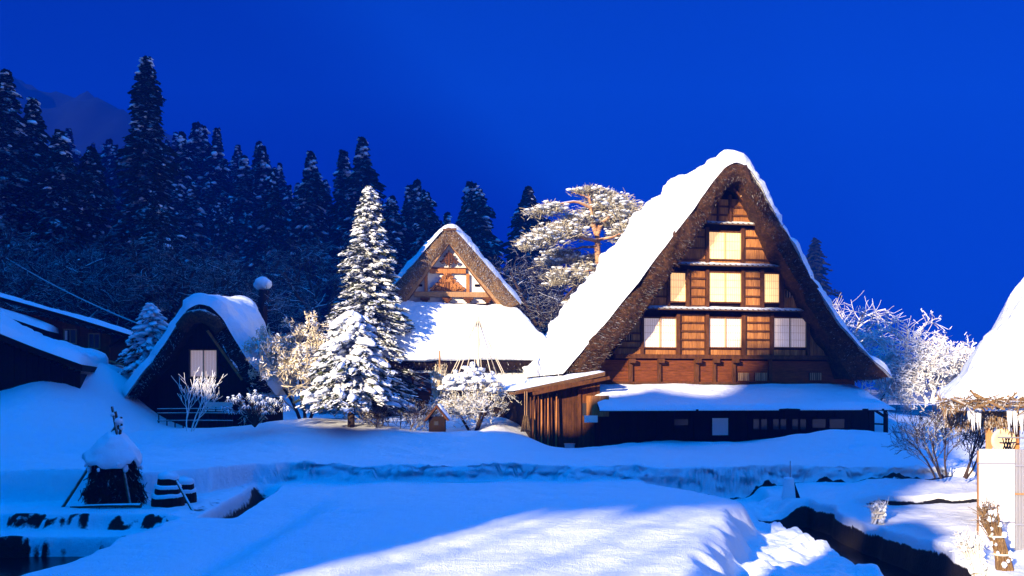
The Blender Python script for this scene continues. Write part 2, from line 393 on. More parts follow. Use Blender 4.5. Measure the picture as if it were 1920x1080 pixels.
gy = axis((-600, -60, 60), (-60, 0, 4), (0, 9, .5), (9, 16.2, .075), (16.2, 17.7, .03), (17.7, 19.9, .075), (19.9, 20.3, .03), (20.3, 23.7, .075), (23.7, 24.9, .025), (24.9, 25.5, .075), (25.5, 36, .14), (36, 60, .5), (60, 200, 10), (200, 2000, 200))
GX, GY = np.meshgrid(gx, gy, indexing='ij'); GZ, GE, GT = ground_z(GX, GY)
GY2 = GY + GT * sst(-6.8, -5.8, GX) * (.16 * fbm(GX * 1.1, GY * .6, GZ * 7, seed=52, o=4, g=.65) + .10 * np.abs(fbm(GX * 2.0 + GZ * 4, GZ * 7 - GX, seed=53)))
mb = MB(); mb.grid(np.stack([GX, GY2, GZ], -1))
ground = mb.build('snow_ground', M['ground']); tag(ground, kind='structure')
att = ground.data.attributes.new('earth', 'FLOAT', 'POINT'); att.data.foreach_set('value', GE.ravel().astype(np.float32))
def gz(x, y): return float(ground_z(np.array([x]), np.array([y]))[0][0])

def sheet(name, x0, x1, y0, y1, z, m):
    b = MB(); b.grid([[(x0, y0, z), (x0, y1, z)], [(x1, y0, z), (x1, y1, z)]], sm=False); o = b.build(name, m); tag(o, kind='structure'); return o
sheet('pond_water', -30, -6.6, 8, 16.6, -.62, M['water'])
sheet('ditch_water', 5.4, 7.3, 9, 21.2, -.72, M['water'])

# hills: wooded slope behind the houses, and a mountain far off
def hill_z(X, Y):
    X = np.asarray(X, float); Y = np.asarray(Y, float)
    k = X / np.maximum(Y, 1) * F + 960                      # bearing, so that the slope drops towards the right
    lf = np.interp(k, [-600, 0, 330, 640, 900, 1100, 1600, 2600], [.8, .72, .78, .52, .34, .18, .05, .02])
    r = np.interp(Y, [40, 50, 60, 90, 140, 200, 260, 400], [-3, 1.5, 4, 13, 33, 52, 60, 20])
    return r * lf + 1.2 * fbm(X * .05, Y * .05, seed=70) + .2
hx = axis((-260, 260, 4)); hy = axis((44, 400, 4)); HX, HY = np.meshgrid(hx, hy, indexing='ij')
mb = MB(); mb.grid(np.stack([HX, HY, hill_z(HX, HY)], -1)); tag(mb.build('forest_hill', M['hill']), kind='structure')
mx = axis((-400, 400, 4)); my = axis((300, 700, 5)); MX, MY = np.meshgrid(mx, my, indexing='ij')
kb = MX / MY * F + 960
mz = np.interp(kb, [-400, 0, 150, 330, 480, 700, 900, 1100, 1500, 2300], [188, 176, 162, 144, 120, 92, 62, 34, 8, 8]) * np.exp(-((MY - 500) / 130) ** 2) * (1 + .10 * fbm(MX * .018, MY * .018, seed=81, o=5))
mz = mz + (4 * np.abs(fbm(MX * .14, MY * .12, seed=83, o=3, g=.6)) + 2 * fbm(MX * .03, MY * .03, seed=84)) * sst(10, 60, mz)
mb = MB(); mb.grid(np.stack([MX, MY, mz - 4], -1)); tag(mb.build('mountain', M['darkhill']), kind='structure')

# ------------------------------------------------------------------ house framework
class Frame:
    """a house's gable plane: turns photo pixels into (u, z) on the plane lying `off` metres in front of the wall"""
    def __init__(s, px, D, rot, name):
        s.O = Vector(((px - 960) / F * D, D, 0)); s.t = R(rot); s.c = cos(s.t); s.s = sin(s.t)
        s.root = empty(name, s.O, s.t)
    def w(s, px, py, off=0.0):
        k = (px - 960) / F
        u = (k * (s.O.y - off * s.c) - s.O.x - off * s.s) / (s.c - k * s.s)
        D = s.O.y - off * s.c + u * s.s
        return u, EYE + (HOR - py) / F * D
    def rect(s, x0, y0, x1, y1, off=0.0):
        a = s.w(x0, y0, off); b = s.w(x1, y1, off); c = s.w(x0, y1, off); d = s.w(x1, y0, off)
        return a[0], b[0], (c[1] + b[1]) / 2, (a[1] + d[1]) / 2
    def path(s, pts, off=0.0): return np.array([s.w(x, y, off) for x, y in pts])

def resample(p, n):
    p = np.asarray(p, float); d = np.concatenate([[0], np.cumsum(np.linalg.norm(np.diff(p, axis=0), axis=1))])
    t = np.linspace(0, d[-1], n); return np.stack([np.interp(t, d, p[:, k]) for k in range(p.shape[1])], 1)
def smooth_path(p, it=2):
    p = p.copy()
    for _ in range(it): p[1:-1] = (p[:-2] + 2 * p[1:-1] + p[2:]) / 4
    return p
def pnormals(p):
    t = np.gradient(p, axis=0); t /= np.linalg.norm(t, axis=1)[:, None]; return np.stack([-t[:, 1], t[:, 0]], 1)

def snow_cover(name, base, v0, v1, nv, th, parent, seed=0, rim=.55, rough=.12, mat=None, thf=None, sag=0.0, droop=.0):
    """a layer of snow lying on a roof: base = polyline (u,z) left to right, from v0 (front) to v1 (back)"""
    p = smooth_path(np.asarray(base, float)); n = len(p); N = pnormals(p)
    vs = np.linspace(v0, v1, nv); L = np.concatenate([[0], np.cumsum(np.linalg.norm(np.diff(p, axis=0), axis=1))])
    U = np.repeat(L[:, None], nv, 1); V = np.repeat(vs[None], n, 0)
    d1 = np.minimum(U, L[-1] - U); d2 = np.minimum(V - v0, v1 - V)
    e = lambda d: np.sqrt(np.clip(1 - (1 - np.clip(d / rim, 0, 1)) ** 2, 0, 1))
    T = th * (1 + .35 * fbm(U * .6, V * .6, seed=seed)) + rough * .6 * fbm(U * 1.8, V * 1.8, seed=seed + 5, o=4) + rough * .45 * fbm(U * .7, V * 3.2, seed=seed + 7, o=4, g=.6)
    if thf is not None: T = T * thf(U / L[-1], (V - v0) / (v1 - v0))
    T = np.maximum(T, .04) * np.minimum(e(d1), e(d2))
    wv = .12 * fbm(U * 1.1, U * 0, seed=seed + 9, o=3) * np.exp(-((V - v0) / .4) ** 2)
    G = np.stack([p[:, 0, None] + N[:, 0, None] * T, V - wv - .22 * th * np.exp(-((V - v0 - .15) / .25) ** 2) , p[:, 1, None] + N[:, 1, None] * T], -1)
    B = np.stack([np.repeat(p[:, 0, None], nv, 1), V - wv, np.repeat(p[:, 1, None], nv, 1)], -1)
    mb = MB(); mb.grid(G, flip=True); mb.grid(B, flip=False)
    return mb.build(name, mat or M['roofsnow'], parent)

def thatch_roof(name, outer, inner, v0, v1, nv, parent, mat, seed=0, shag=.06, strands=900, slen=.22):
    """thick thatch: outer and inner polylines in the gable plane, pushed back from v0 to v1, shaggy on the cut face"""
    rng = np.random.default_rng(seed); n = 90
    o = resample(outer, n); i = resample(inner, n); vs = np.linspace(v0, v1, nv); mb = MB()
    def surf(p, sgn):
        N = pnormals(p); V = np.repeat(vs[None], n, 0); U = np.repeat(np.arange(n)[:, None] * .35, nv, 1)
        d = sgn * shag * fbm(U, V * 1.5, seed=seed + 1, o=4)
        return np.stack([p[:, 0, None] + N[:, 0, None] * d, V, p[:, 1, None] + N[:, 1, None] * d], -1)
    GO = surf(o, 1); GI = surf(i, 1); mb.grid(GO, flip=True); mb.grid(GI)
    k = 9; t = np.linspace(0, 1, k)
    for col, vv, fl in ((0, v0, False), (-1, v1, True)):
        Q = GO[:, col][:, None] * (1 - t)[None, :, None] + GI[:, col][:, None] * t[None, :, None]
        inn = np.sin(t * pi)[None]
        Q[..., 1] += (-1 if col == 0 else 1) * (.10 * inn + shag * 1.4 * inn * fbm(Q[..., 0] * 2.4, Q[..., 2] * 2.4, seed=seed + 3, o=4))
        mb.grid(Q, flip=not fl)
    for a in (0, -1):   # eave ends
        Q = GO[a][:, None] * (1 - t[::4])[None, :, None] + GI[a][:, None] * t[::4][None, :, None]
        mb.grid(Q, flip=(a != 0))
    # cut straw ends, on the gable face and along both eaves
    s = rng.random(strands) ; w = rng.random(strands); idx = (s * (n - 1)).astype(int); fr = (s * (n - 1) - idx)[:, None]
    idn = np.minimum(idx + 1, n - 1)
    A = o[idx] * (1 - fr) + o[idn] * fr; Bq = i[idx] * (1 - fr) + i[idn] * fr; c2 = A * (1 - w[:, None]) + Bq * w[:, None]
    C = np.stack([c2[:, 0], np.full(strands, v0) - .10 * np.sin(w * pi) - .03, c2[:, 1]], 1)
    dn = (Bq - A); dn /= np.linalg.norm(dn, axis=1)[:, None] + 1e-6
    T = np.stack([dn[:, 0] * .7, -.5 - .4 * rng.random(strands), dn[:, 1] * .7], 1) + (rng.random((strands, 3)) - .5) * .7
    T *= (slen * (.4 + .8 * rng.random(strands)) / 2)[:, None]
    Wd = np.cross(T, rng.random((strands, 3)) - .5); Wd /= np.linalg.norm(Wd, axis=1)[:, None] + 1e-9
    mb.quads(C, T, Wd * .012)
    m2 = strands // 3
    for a in (0, -1):
        w = rng.random(m2)[:, None]; vv = v0 + rng.random(m2) * (v1 - v0); c2 = o[a] * (1 - w) + i[a] * w
        C = np.stack([c2[:, 0], vv, c2[:, 1]], 1); T = np.stack([np.full(m2, -.3 if a == 0 else .3), np.zeros(m2), np.full(m2, -.9)], 1) + (rng.random((m2, 3)) - .5) * .8
        T *= (slen * (.5 + rng.random(m2)) / 2)[:, None]
        Wd = np.cross(T, rng.random((m2, 3)) - .5); Wd /= np.linalg.norm(Wd, axis=1)[:, None] + 1e-9
        mb.quads(C, T, Wd * .014)
    return mb.build(name, mat, parent)
def icicles(spots, parent, rng, rmax=.035):
    for (u, v, z, L) in spots:
        mb = MB(); mb.tube([(u, v, z + .05), (u, v, z - L * .3), (u + .005, v, z - L * .7), (u + .01, v, z - L)], [rmax, rmax * .8, rmax * .4, .002], 6); mb.build('icicle', M['ice'], parent)
# ------------------------------------------------------------------ the large thatched farmhouse
H = Frame(1390, 35.0, 10.0, 'farmhouse'); r0 = H.root
tag(r0, 'large steep thatched farmhouse with rows of glowing paper windows in its plank gable', 'house')
OV = .95; LB = 8.6
outer = H.path([(1060, 694), (1140, 600), (1215, 503), (1290, 405), (1335, 342), (1358, 314), (1378, 304), (1400, 312), (1422, 345), (1470, 430), (1520, 522), (1568, 606), (1616, 658), (1667, 708)], OV)
inner = H.path([(1114, 699), (1188, 610), (1258, 512), (1318, 424), (1350, 369), (1366, 348), (1380, 340), (1394, 348), (1408, 372), (1440, 436), (1488, 520), (1530, 600), (1562, 650), (1592, 708)], OV)
thatch_roof('thatch_roof', outer, inner, -OV, LB, 26, r0, M['thatch'], 1, .11, 4500, .28)
so = resample(outer, 190); e0 = so[0] + (so[0] - so[1]) * 1.6; e1 = so[-1] + (so[-1] - so[-2]) * .2
snow_cover('roof_snow', np.vstack([e0, so, e1]), -OV - .06, LB, 60, .30, r0, 11, .26, .23, thf=lambda a, b: np.where(a < .55, 1.25, .85) * (1 + .15 * np.exp(-((a - .5) / .05) ** 2)))
# gable wall backing
wi = H.path([(1100, 699), (1180, 610), (1250, 512), (1310, 424), (1342, 369), (1380, 330), (1412, 369), (1446, 436), (1498, 520), (1540, 600), (1572, 650), (1605, 708)], .0)
zb = -.6; uL = wi[0, 0]; uR = wi[-1, 0]
mb = MB(); poly = [(u, .10, z) for u, z in wi] + [(uR, .10, zb), (uL, .10, zb)]
mb.add(poly, [tuple(range(len(poly)))[::-1]]); mb.build('gable_wall', M['dark'], r0)
# the inner roof line on the wall, to clip planks
def roofz(u): return float(np.interp(u, wi[:, 0], wi[:, 1]))
rngH = np.random.default_rng(5)
mbW = MB(); mbR = MB()
def planks(x0, y0, x1, y1, mbx, horiz=False, pw=.17, rails=()):
    a, b, z0, z1 = H.rect(x0, y0, x1, y1)
    if horiz:
        n = max(1, int((z1 - z0) / pw)); hh = (z1 - z0) / n
        for k in range(n): mbx.bx(a, b, .02 - .02 * rngH.random(), .09, z0 + k * hh + .004, z0 + (k + 1) * hh - .006)
        return
    n = max(1, int(round((b - a) / pw))); w = (b - a) / n
    for k in range(n):
        u = a + (k + .5) * w; zt = min(z1, roofz(u) - .05)
        if zt > z0 + .05: mbx.bx(a + k * w + .004, a + (k + 1) * w - .004, .015 - .025 * rngH.random(), .09, z0, zt)
def rail(x0, x1, y, h=.07, d=.06, m='beam', nm='rail'):
    (a, z), (b, z2) = H.w(x0, y), H.w(x1, y); bb = MB(); bb.bx(a, b, -d, .05, (z + z2) / 2 - h / 2, (z + z2) / 2 + h / 2); return bb.build(nm, M[m], r0)
# planks of each storey
for x0, x1 in ((1316, 1344), (1346, 1366), (1371, 1411)): planks(x0, 374, x1, 419, mbW)
planks(1264, 428, 1322, 495, mbW); planks(1395, 430, 1470, 495, mbW)
planks(1205, 512, 1250, 577, mbW); planks(1293, 508, 1322, 577, mbW); planks(1395, 508, 1425, 577, mbW); planks(1470, 510, 1520, 577, mbW)
planks(1329, 489, 1389, 496, mbW, True)
planks(1150, 652, 1201, 668, mbW); planks(1160, 596, 1201, 650, mbW); planks(1275, 588, 1321, 667, mbW); planks(1398, 590, 1443, 667, mbW); planks(1518, 592, 1560, 667, mbW)
for a, b in ((1207, 1267), (1329, 1389), (1450, 1511)): planks(a, 656, b, 667, mbW)
mbW.build('gable_planks', M['wood'], r0)
planks(1110, 676, 1600, 716, mbR, True, .3); mbR.build('lower_boards', M['redwood'], r0)
for (x0, x1, ys) in ((1265, 1322, (444, 465, 487)), (1395, 1455, (446, 466, 488)), (1293, 1322, (522, 539, 556, 574)), (1395, 1425, (522, 539, 556, 574)), (1216, 1250, (541, 556)), (1470, 1512, (528, 541)),
                 (1275, 1321, (590, 605, 621, 637, 654)), (1398, 1443, (590, 605, 621, 637, 654)), (1160, 1201, (625, 640, 652)), (1323, 1412, (388,)), (1330, 1412, (404,))):
    for y in ys: rail(x0, x1, y)
# posts
def post(x0, x1, y0, y1, d=.10, m='beam'):
    a, b, z0, z1 = H.rect(x0, y0, x1, y1); bb = MB(); bb.bx(a, b, -d, .06, z0, z1); bb.build('post', M[m], r0)
for x0, x1, y0, y1 in ((1344, 1347, 376, 419), (1366, 1370, 366, 419), (1322, 1328, 427, 496), (1389, 1394, 427, 497), (1250, 1255, 510, 577), (1286, 1292, 506, 578), (1323, 1328, 506, 578), (1389, 1394, 506, 578),
                       (1425, 1431, 506, 578), (1462, 1468, 508, 578), (1201, 1206, 588, 666), (1268, 1274, 588, 666), (1322, 1328, 588, 667), (1390, 1397, 588, 667), (1443, 1449, 588, 667), (1511, 1517, 588, 667),
                       (1178, 1185, 673, 717), (1232, 1238, 673, 717), (1301, 1309, 673, 717), (1336, 1341, 673, 717), (1372, 1378, 673, 717), (1440, 1446, 673, 717)):
    post(x0, x1, y0, y1)
rail(1150, 1580, 669.5, .16, .16, 'beam', 'floor_beam'); rail(1110, 1600, 718, .08, .1, 'beam', 'floor_beam')
for x in (1182, 1236, 1305, 1339, 1375):     # beam ends above the posts
    u, z = H.w(x, 676); bb = MB(); bb.bx(u - .12, u + .12, -.30, -.165, z - .10, z + .06); bb.build('beam_end', M['beam'], r0)
# snow-dusted ledges between the storeys
def ledge(x0, x1, y, d=.42):
    (a, z), (b, z2) = H.w(x0, y), H.w(x1, y); bb = MB(); z = (z + z2) / 2
    bb.add([(a, .05, z + .10), (b, .05, z + .10), (b, -d, z - .03), (a, -d, z - .03), (a, .05, z + .06), (b, .05, z + .06), (b, -d, z - .07), (a, -d, z - .07)],
           [(0, 3, 2, 1), (4, 5, 6, 7), (3, 7, 6, 2), (0, 4, 7, 3), (1, 2, 6, 5)])
    n = int((b - a) / .22)
    for k in range(n): bb.beam((a + (k + .5) * (b - a) / n, .04, z + .12), (a + (k + .5) * (b - a) / n, -d - .02, z - .01), .05, .025)
    o = bb.build('ledge', M['beamsnow'], r0)
    s = MB(); uu = np.linspace(a, b, 90); t = np.linspace(0, 1, 5); U, T = np.meshgrid(uu, t, indexing='ij')
    Z = z + .125 - .13 * T + np.maximum(.0, .022 + .03 * fbm(U * 1.2, T * 2, seed=int(y))) * np.sin(np.clip(T * .9 + .1, 0, 1) * pi) ** .6
    s.grid(np.stack([U, .04 - T * (d + .02), Z], -1), flip=True); s.build('ledge_snow', M['roofsnow'], o)
ledge(1322, 1412, 421, .32); ledge(1264, 1478, 499, .40); ledge(1202, 1517, 581.5, .45)
# paper windows: frame > paper, lattice
def window(x0, y0, x1, y1, leaves=2, nbar=11, mat='paper', fr='lattice', F_=H, off=0.0, par=None, hb=4):
    a, b, z0, z1 = F_.rect(x0, y0, x1, y1, off); v = -off; par = par or F_.root
    f = MB(); w = .05
    f.bx(a - w, a, v - .07, v + .05, z0 - w, z1 + w); f.bx(b, b + w, v - .07, v + .05, z0 - w, z1 + w)
    f.bx(a, b, v - .07, v + .05, z0 - w, z0); f.bx(a, b, v - .07, v + .05, z1, z1 + w)
    fo = f.build('window', M['beam'], par)
    p = MB(); p.bx(a, b, v - .002, v + .03, z0, z1); p.build('paper', M[mat], fo)
    l = MB()
    for k in range(leaves):
        A = a + (b - a) * k / leaves; B = a + (b - a) * (k + 1) / leaves; dv = -.014 * (k % 2)
        l.bx(A, A + .022, v - .04 + dv, v - .006, z0, z1); l.bx(B - .022, B, v - .041 + dv, v - .006, z0, z1)
        for j in range(1, nbar): x = A + (B - A) * j / nbar; l.bx(x - .0045, x + .0045, v - .010 + dv * .3, v - .004, z0, z1)
        for j in range(1, hb): z = z0 + (z1 - z0) * j / hb; l.bx(A + .03, B - .03, v - .012 + dv * .3, v - .005, z - .005, z + .005)
    l.build('lattice', M[fr], fo); return fo
window(1328.5, 436, 1388.5, 486, 2, 10, hb=3)
window(1256, 512, 1285, 565, 1, 9); window(1329, 512, 1388.5, 566, 2, 8); window(1432, 514, 1460.5, 567, 1, 8)
for x0, x1 in ((1206.5, 1267), (1329, 1389), (1450, 1510.5)): window(x0, 597, x1, 651, 2, 9, 'glowpaper')
# slatted vents
def vent(x0, y0, x1, y1, n=6):
    a, b, z0, z1 = H.rect(x0, y0, x1, y1); bb = MB(); bb.bx(a, b, -.015, .03, z0, z1, 0)
    for k in range(n): x = a + (k + .5) * (b - a) / n; bb.bx(x - .022, x + .022, -.05, -.016, z0, z1, 1)
    bb.build('vent', [M['black'], M['palewood']], r0)
vent(1473, 545, 1492, 558, 4); vent(1383, 699, 1404, 714, 7); vent(1415, 699, 1438, 714, 7); vent(1517, 699, 1540, 713, 6); vent(1533, 628, 1548, 642, 3); vent(1168, 625, 1186, 640, 4)
# rake pole with rungs inside the right-hand verge
bb = MB(); pr = H.path([(1376, 352), (1408, 392), (1440, 450), (1478, 512), (1516, 575), (1556, 640), (1590, 690)], .45)
bb.tube([(u, -.42, z) for u, z in pr], .05, 6); ro = bb.build('rake_pole', M['beam'], r0)
pq = resample(pr, 21)
for k in range(1, 20):
    u, z = pq[k]; bb = MB(); bb.beam((u - .02, -.47, z - .02), (u + .26, -.62, z + .10), .07, .05); bb.build('rung', M['palewood'], ro)
bb = MB(); pr = H.path([(1362, 352), (1330, 402), (1262, 505), (1196, 600), (1140, 672)], .45); bb.tube([(u, -.42, z) for u, z in pr], .05, 6); bb.build('rake_pole', M['dark'], r0)
# icicles under the left eave
sp = []
for k in range(9):
    u, z = H.w(1046 + k * 5.5 + rngH.random() * 4, 690, OV); sp.append((u, -OV + .1 + .15 * rngH.random(), z + .05, .15 + .28 * rngH.random()))
icicles(sp, r0, rngH)
# ---- ground-floor porch along the gable
PO = 2.7
a0, zt0 = H.w(1108, 722, .0); b0, zt1 = H.w(1608, 726, .0); a1, ze0 = H.w(1124, 762, PO); b1, ze1 = H.w(1674, 769, PO)
zt = (zt0 + zt1) / 2; ze = (ze0 + ze1) / 2
bb = MB(); q = np.array([(a0, -.02, zt - .03), (b0, -.02, zt - .03), (b1, -PO, ze - .03), (a1, -PO, ze - .03)])
bb.add(np.vstack([q, q - (0, 0, .07)]), [(0, 3, 2, 1), (4, 5, 6, 7), (3, 7, 6, 2), (0, 4, 7, 3), (1, 2, 6, 5), (0, 1, 5, 4)]); pr_ = bb.build('porch_roof', M['dark'], r0)
uu = np.linspace(0, 1, 120); tt = np.linspace(0, 1, 22); U, T = np.meshgrid(uu, tt, indexing='ij')
lu = (a0 + (b0 - a0) * U) * (1 - T) + (a1 + (b1 - a1) * U) * T
ed = np.minimum(np.minimum(U, 1 - U) * 40, 1) ** .5 * np.minimum(np.minimum((1 - T) * 9, 1), 1) ** .5
lip = .10 * np.exp(-((1 - T) / .05) ** 2) * (fbm(lu * 1.2, T * 0, seed=61, o=4))
th = np.maximum(.02, (.13 + .05 * fbm(lu * .8, T * 3, seed=60)) * np.clip(ed, .15, 1))
top = np.stack([lu, -T * (PO + .06) - lip, zt + (ze - zt) * T - .03 + th - .02 * (T > .97)], -1)
bot = np.stack([lu, -T * (PO + .06) - lip, zt + (ze - zt) * T - .026 - .05 * (T > .97)], -1)
sb = MB(); sb.grid(top, flip=True); sb.grid(bot); sb.grid(np.stack([top[:, -1], bot[:, -1]], 1), flip=True); sb.build('porch_snow', M['roofsnow'], pr_)
# porch front wall with dim windows
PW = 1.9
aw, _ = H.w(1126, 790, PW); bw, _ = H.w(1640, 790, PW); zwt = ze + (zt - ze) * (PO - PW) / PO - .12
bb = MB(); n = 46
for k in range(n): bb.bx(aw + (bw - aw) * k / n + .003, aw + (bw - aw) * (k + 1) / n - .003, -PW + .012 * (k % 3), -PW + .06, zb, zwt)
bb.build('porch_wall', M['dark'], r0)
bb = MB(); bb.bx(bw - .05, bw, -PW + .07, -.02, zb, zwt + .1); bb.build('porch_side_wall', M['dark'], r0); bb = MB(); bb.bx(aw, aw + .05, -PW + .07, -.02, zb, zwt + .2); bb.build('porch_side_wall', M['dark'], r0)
def pane(x0, y0, x1, y1, mat='darkglass', nm='porch_window'):
    a, b, z0, z1 = H.rect(x0, y0, x1, y1, PW); f = MB(); w = .04
    f.bx(a - w, a, -PW - .03, -PW - .001, z0 - w, z1 + w); f.bx(b, b + w, -PW - .03, -PW - .001, z0 - w, z1 + w); f.bx(a, b, -PW - .03, -PW - .001, z0 - w, z0); f.bx(a, b, -PW - .03, -PW - .001, z1, z1 + w)
    fo = f.build(nm, M['dark'], r0); g = MB(); g.bx(a, b, -PW - .015, -PW - .002, z0, z1); g.build('glass', M[mat], fo)
pane(1335, 784, 1365, 816, 'shutter', 'porch_door'); pane(1264, 786, 1290, 797)
for x in (1412, 1427, 1449, 1463, 1485, 1500): pane(x, 786, x + 11, 805)
pane(1523, 786, 1548, 802); pane(1555, 786, 1583, 803)
# corner post with brace at the right end
u, z = H.w(1661, 790, PO - .15); bb = MB(); bb.bx(u - .06, u + .06, -PO + .1, -PO + .22, -.3, ze - .05); bb.build('porch_post', M['dark'], r0)
bb = MB(); bb.beam((u, -PO + .16, ze - .35), (u - .6, -PO + .16, ze - .02 + .02), .08, .08); bb.beam((u, -PO + .16, ze - .62), (bw, -PW + .1, ze - .62), .06, .06); bb.build('brace', M['dark'], r0)
# left end: small bay, plank wall and lean-to roof
a, b, z0, z1 = H.rect(1110, 742, 1142, 781, 2.0); bb = MB(); n = 5
for k in range(n): bb.bx(a + (b - a) * k / n + .003, a + (b - a) * (k + 1) / n - .003, -2.0 + .008 * (k % 2), -1.2, z0, z1)
bb.build('bay_box', M['wood'], r0)
a, b, z0, z1 = H.rect(1095, 779, 1120, 792, 2.0); bb = MB(); bb.bx(a, b, -2.06, -2.02, z0, z1); bb.build('notice_board', M['shutter'], r0)
a, b, z0, z1 = H.rect(998, 730, 1125, 860, 1.2); bb = MB(); n = 26
for k in range(n):
    uu_ = a + (b - a) * (k + .5) / n; bb.bx(a + (b - a) * k / n + .003, a + (b - a) * (k + 1) / n - .003, -1.2 + .02 * rngH.random(), -1.12, zb, z1 - .15 + (uu_ - a) / (b - a) * .42)
bb.build('side_wall', M['beam'], r0)
bb = MB(); bb.bx(a, a + .06, -1.1, 5, zb, z1 - .2); bb.build('side_wall', M['dark'], r0)
for x in (1048, 1086): post_a = H.w(x, 760, 1.2)[0]; bb = MB(); bb.bx(post_a - .06, post_a + .06, -1.26, -1.205, zb, z1 - .02); bb.build('post', M['beam'], r0)
a2, b2, y0, y1 = H.rect(1092, 756, 1112, 779, 1.2); bb = MB(); bb.bx(a2, b2, -1.23, -1.202, y0, y1); bb.build('porch_window', M['darkglass'], r0)
ul, zl = H.w(967, 733, 1.7); ur, zr = H.w(1134, 697, 1.7)
bb = MB(); q = np.array([(ul, -1.75, zl), (ur, -1.75, zr), (ur, 3.5, zr), (ul, 3.5, zl)]); bb.add(np.vstack([q, q - (0, 0, .08)]), [(0, 1, 2, 3), (7, 6, 5, 4), (0, 4, 5, 1), (1, 5, 6, 2), (2, 6, 7, 3), (3, 7, 4, 0)])
for k in range(12):
    v = -1.7 + k * .42; bb.beam((ul - .1, v, zl - .11), (ur, v, zr - .11), .07, .07)
lo = bb.build('lean_to_roof', M['beamsnow'], r0)
ll = np.array([(ul - .1, zl + .0), (ur, zr)]); snow_cover('lean_to_snow', resample(ll, 30), -1.62, 3.4, 20, .13, lo, 77, .12, .05)
bb = MB(); bb.beam((ul + .6, -1.8, zl - .10), (ur + .15, -1.8, zr - .22), .09, .12); bb.beam((ul + .1, -1.76, zl - .06), (ur - .5, -1.82, zr - .32), .08, .09); bb.build('fascia', M['beam'], r0)
# bundled poles under the lean-to
for k in range(8):
    x = 994 + k * 6.5 + rngH.random() * 3; u, z = H.w(x, 845, 1.55); u2, zz = H.w(x + rngH.random() * 4 - 2, 738, 1.4)
    bb = MB(); bb.tube([(u, -1.55, z - .1), (u2, -1.42, zz)], [.035, .028], 6)
    o = bb.build('wooden_pole', M['wood' if k % 2 else 'beam'], None, H.O, H.t); tag(o, 'thin pole in the row standing upright under the left lean-to of the large farmhouse', 'pole', 'poles stored under the lean-to')
# a broom hanging outside
u, z = H.w(986, 733, 1.85); br = empty('broom', H.O + Vector((u * H.c + 1.85 * H.s, u * H.s - 1.85 * H.c, 0))); tag(br, 'long-handled straw broom hanging bristles down at the left end of the lean-to roof', 'broom')
z = H.w(986, 734, 1.85)[1]; z2 = H.w(986, 780, 1.85)[1]; z3 = H.w(986, 808, 1.85)[1]
bb = MB(); bb.tube([(-.04, 0, z), (-.04, 0, z2)], .016, 6); bb.tube([(.04, .02, z), (.03, .02, z2)], .016, 6); bb.build('handle', M['palewood'], br)
bb = MB(); n = 90; C = np.stack([(rngH.random(n) - .5) * .26, (rngH.random(n) - .5) * .12, (z2 + z3) / 2 + (rngH.random(n) - .5) * .08], 1); T = np.stack([-C[:, 0] * .4, C[:, 1] * 0, np.full(n, (z2 - z3) / 2)], 1)
bb.quads(C, T, np.tile((.016, 0, 0), (n, 1))); bb.quads(C, T, np.tile((0, .016, 0), (n, 1))); bb.build('bristles', M['straw'], br)
u, z = H.w(1068, 842, 2.2); pos = H.O + Vector((u * H.c + 2.2 * H.s, u * H.s - 2.2 * H.c, z - .15)); bk = MB(); bk.tube([(0, 0, 0), (0, 0, .32)], [.15, .19], 14); bk.tube([(0, 0, .32), (0, 0, .35)], [.205, .205], 14)
tag(bk.build('bucket', M['metal'], None, pos), 'small pale bucket on the snow at the dark left corner of the large farmhouse', 'bucket')
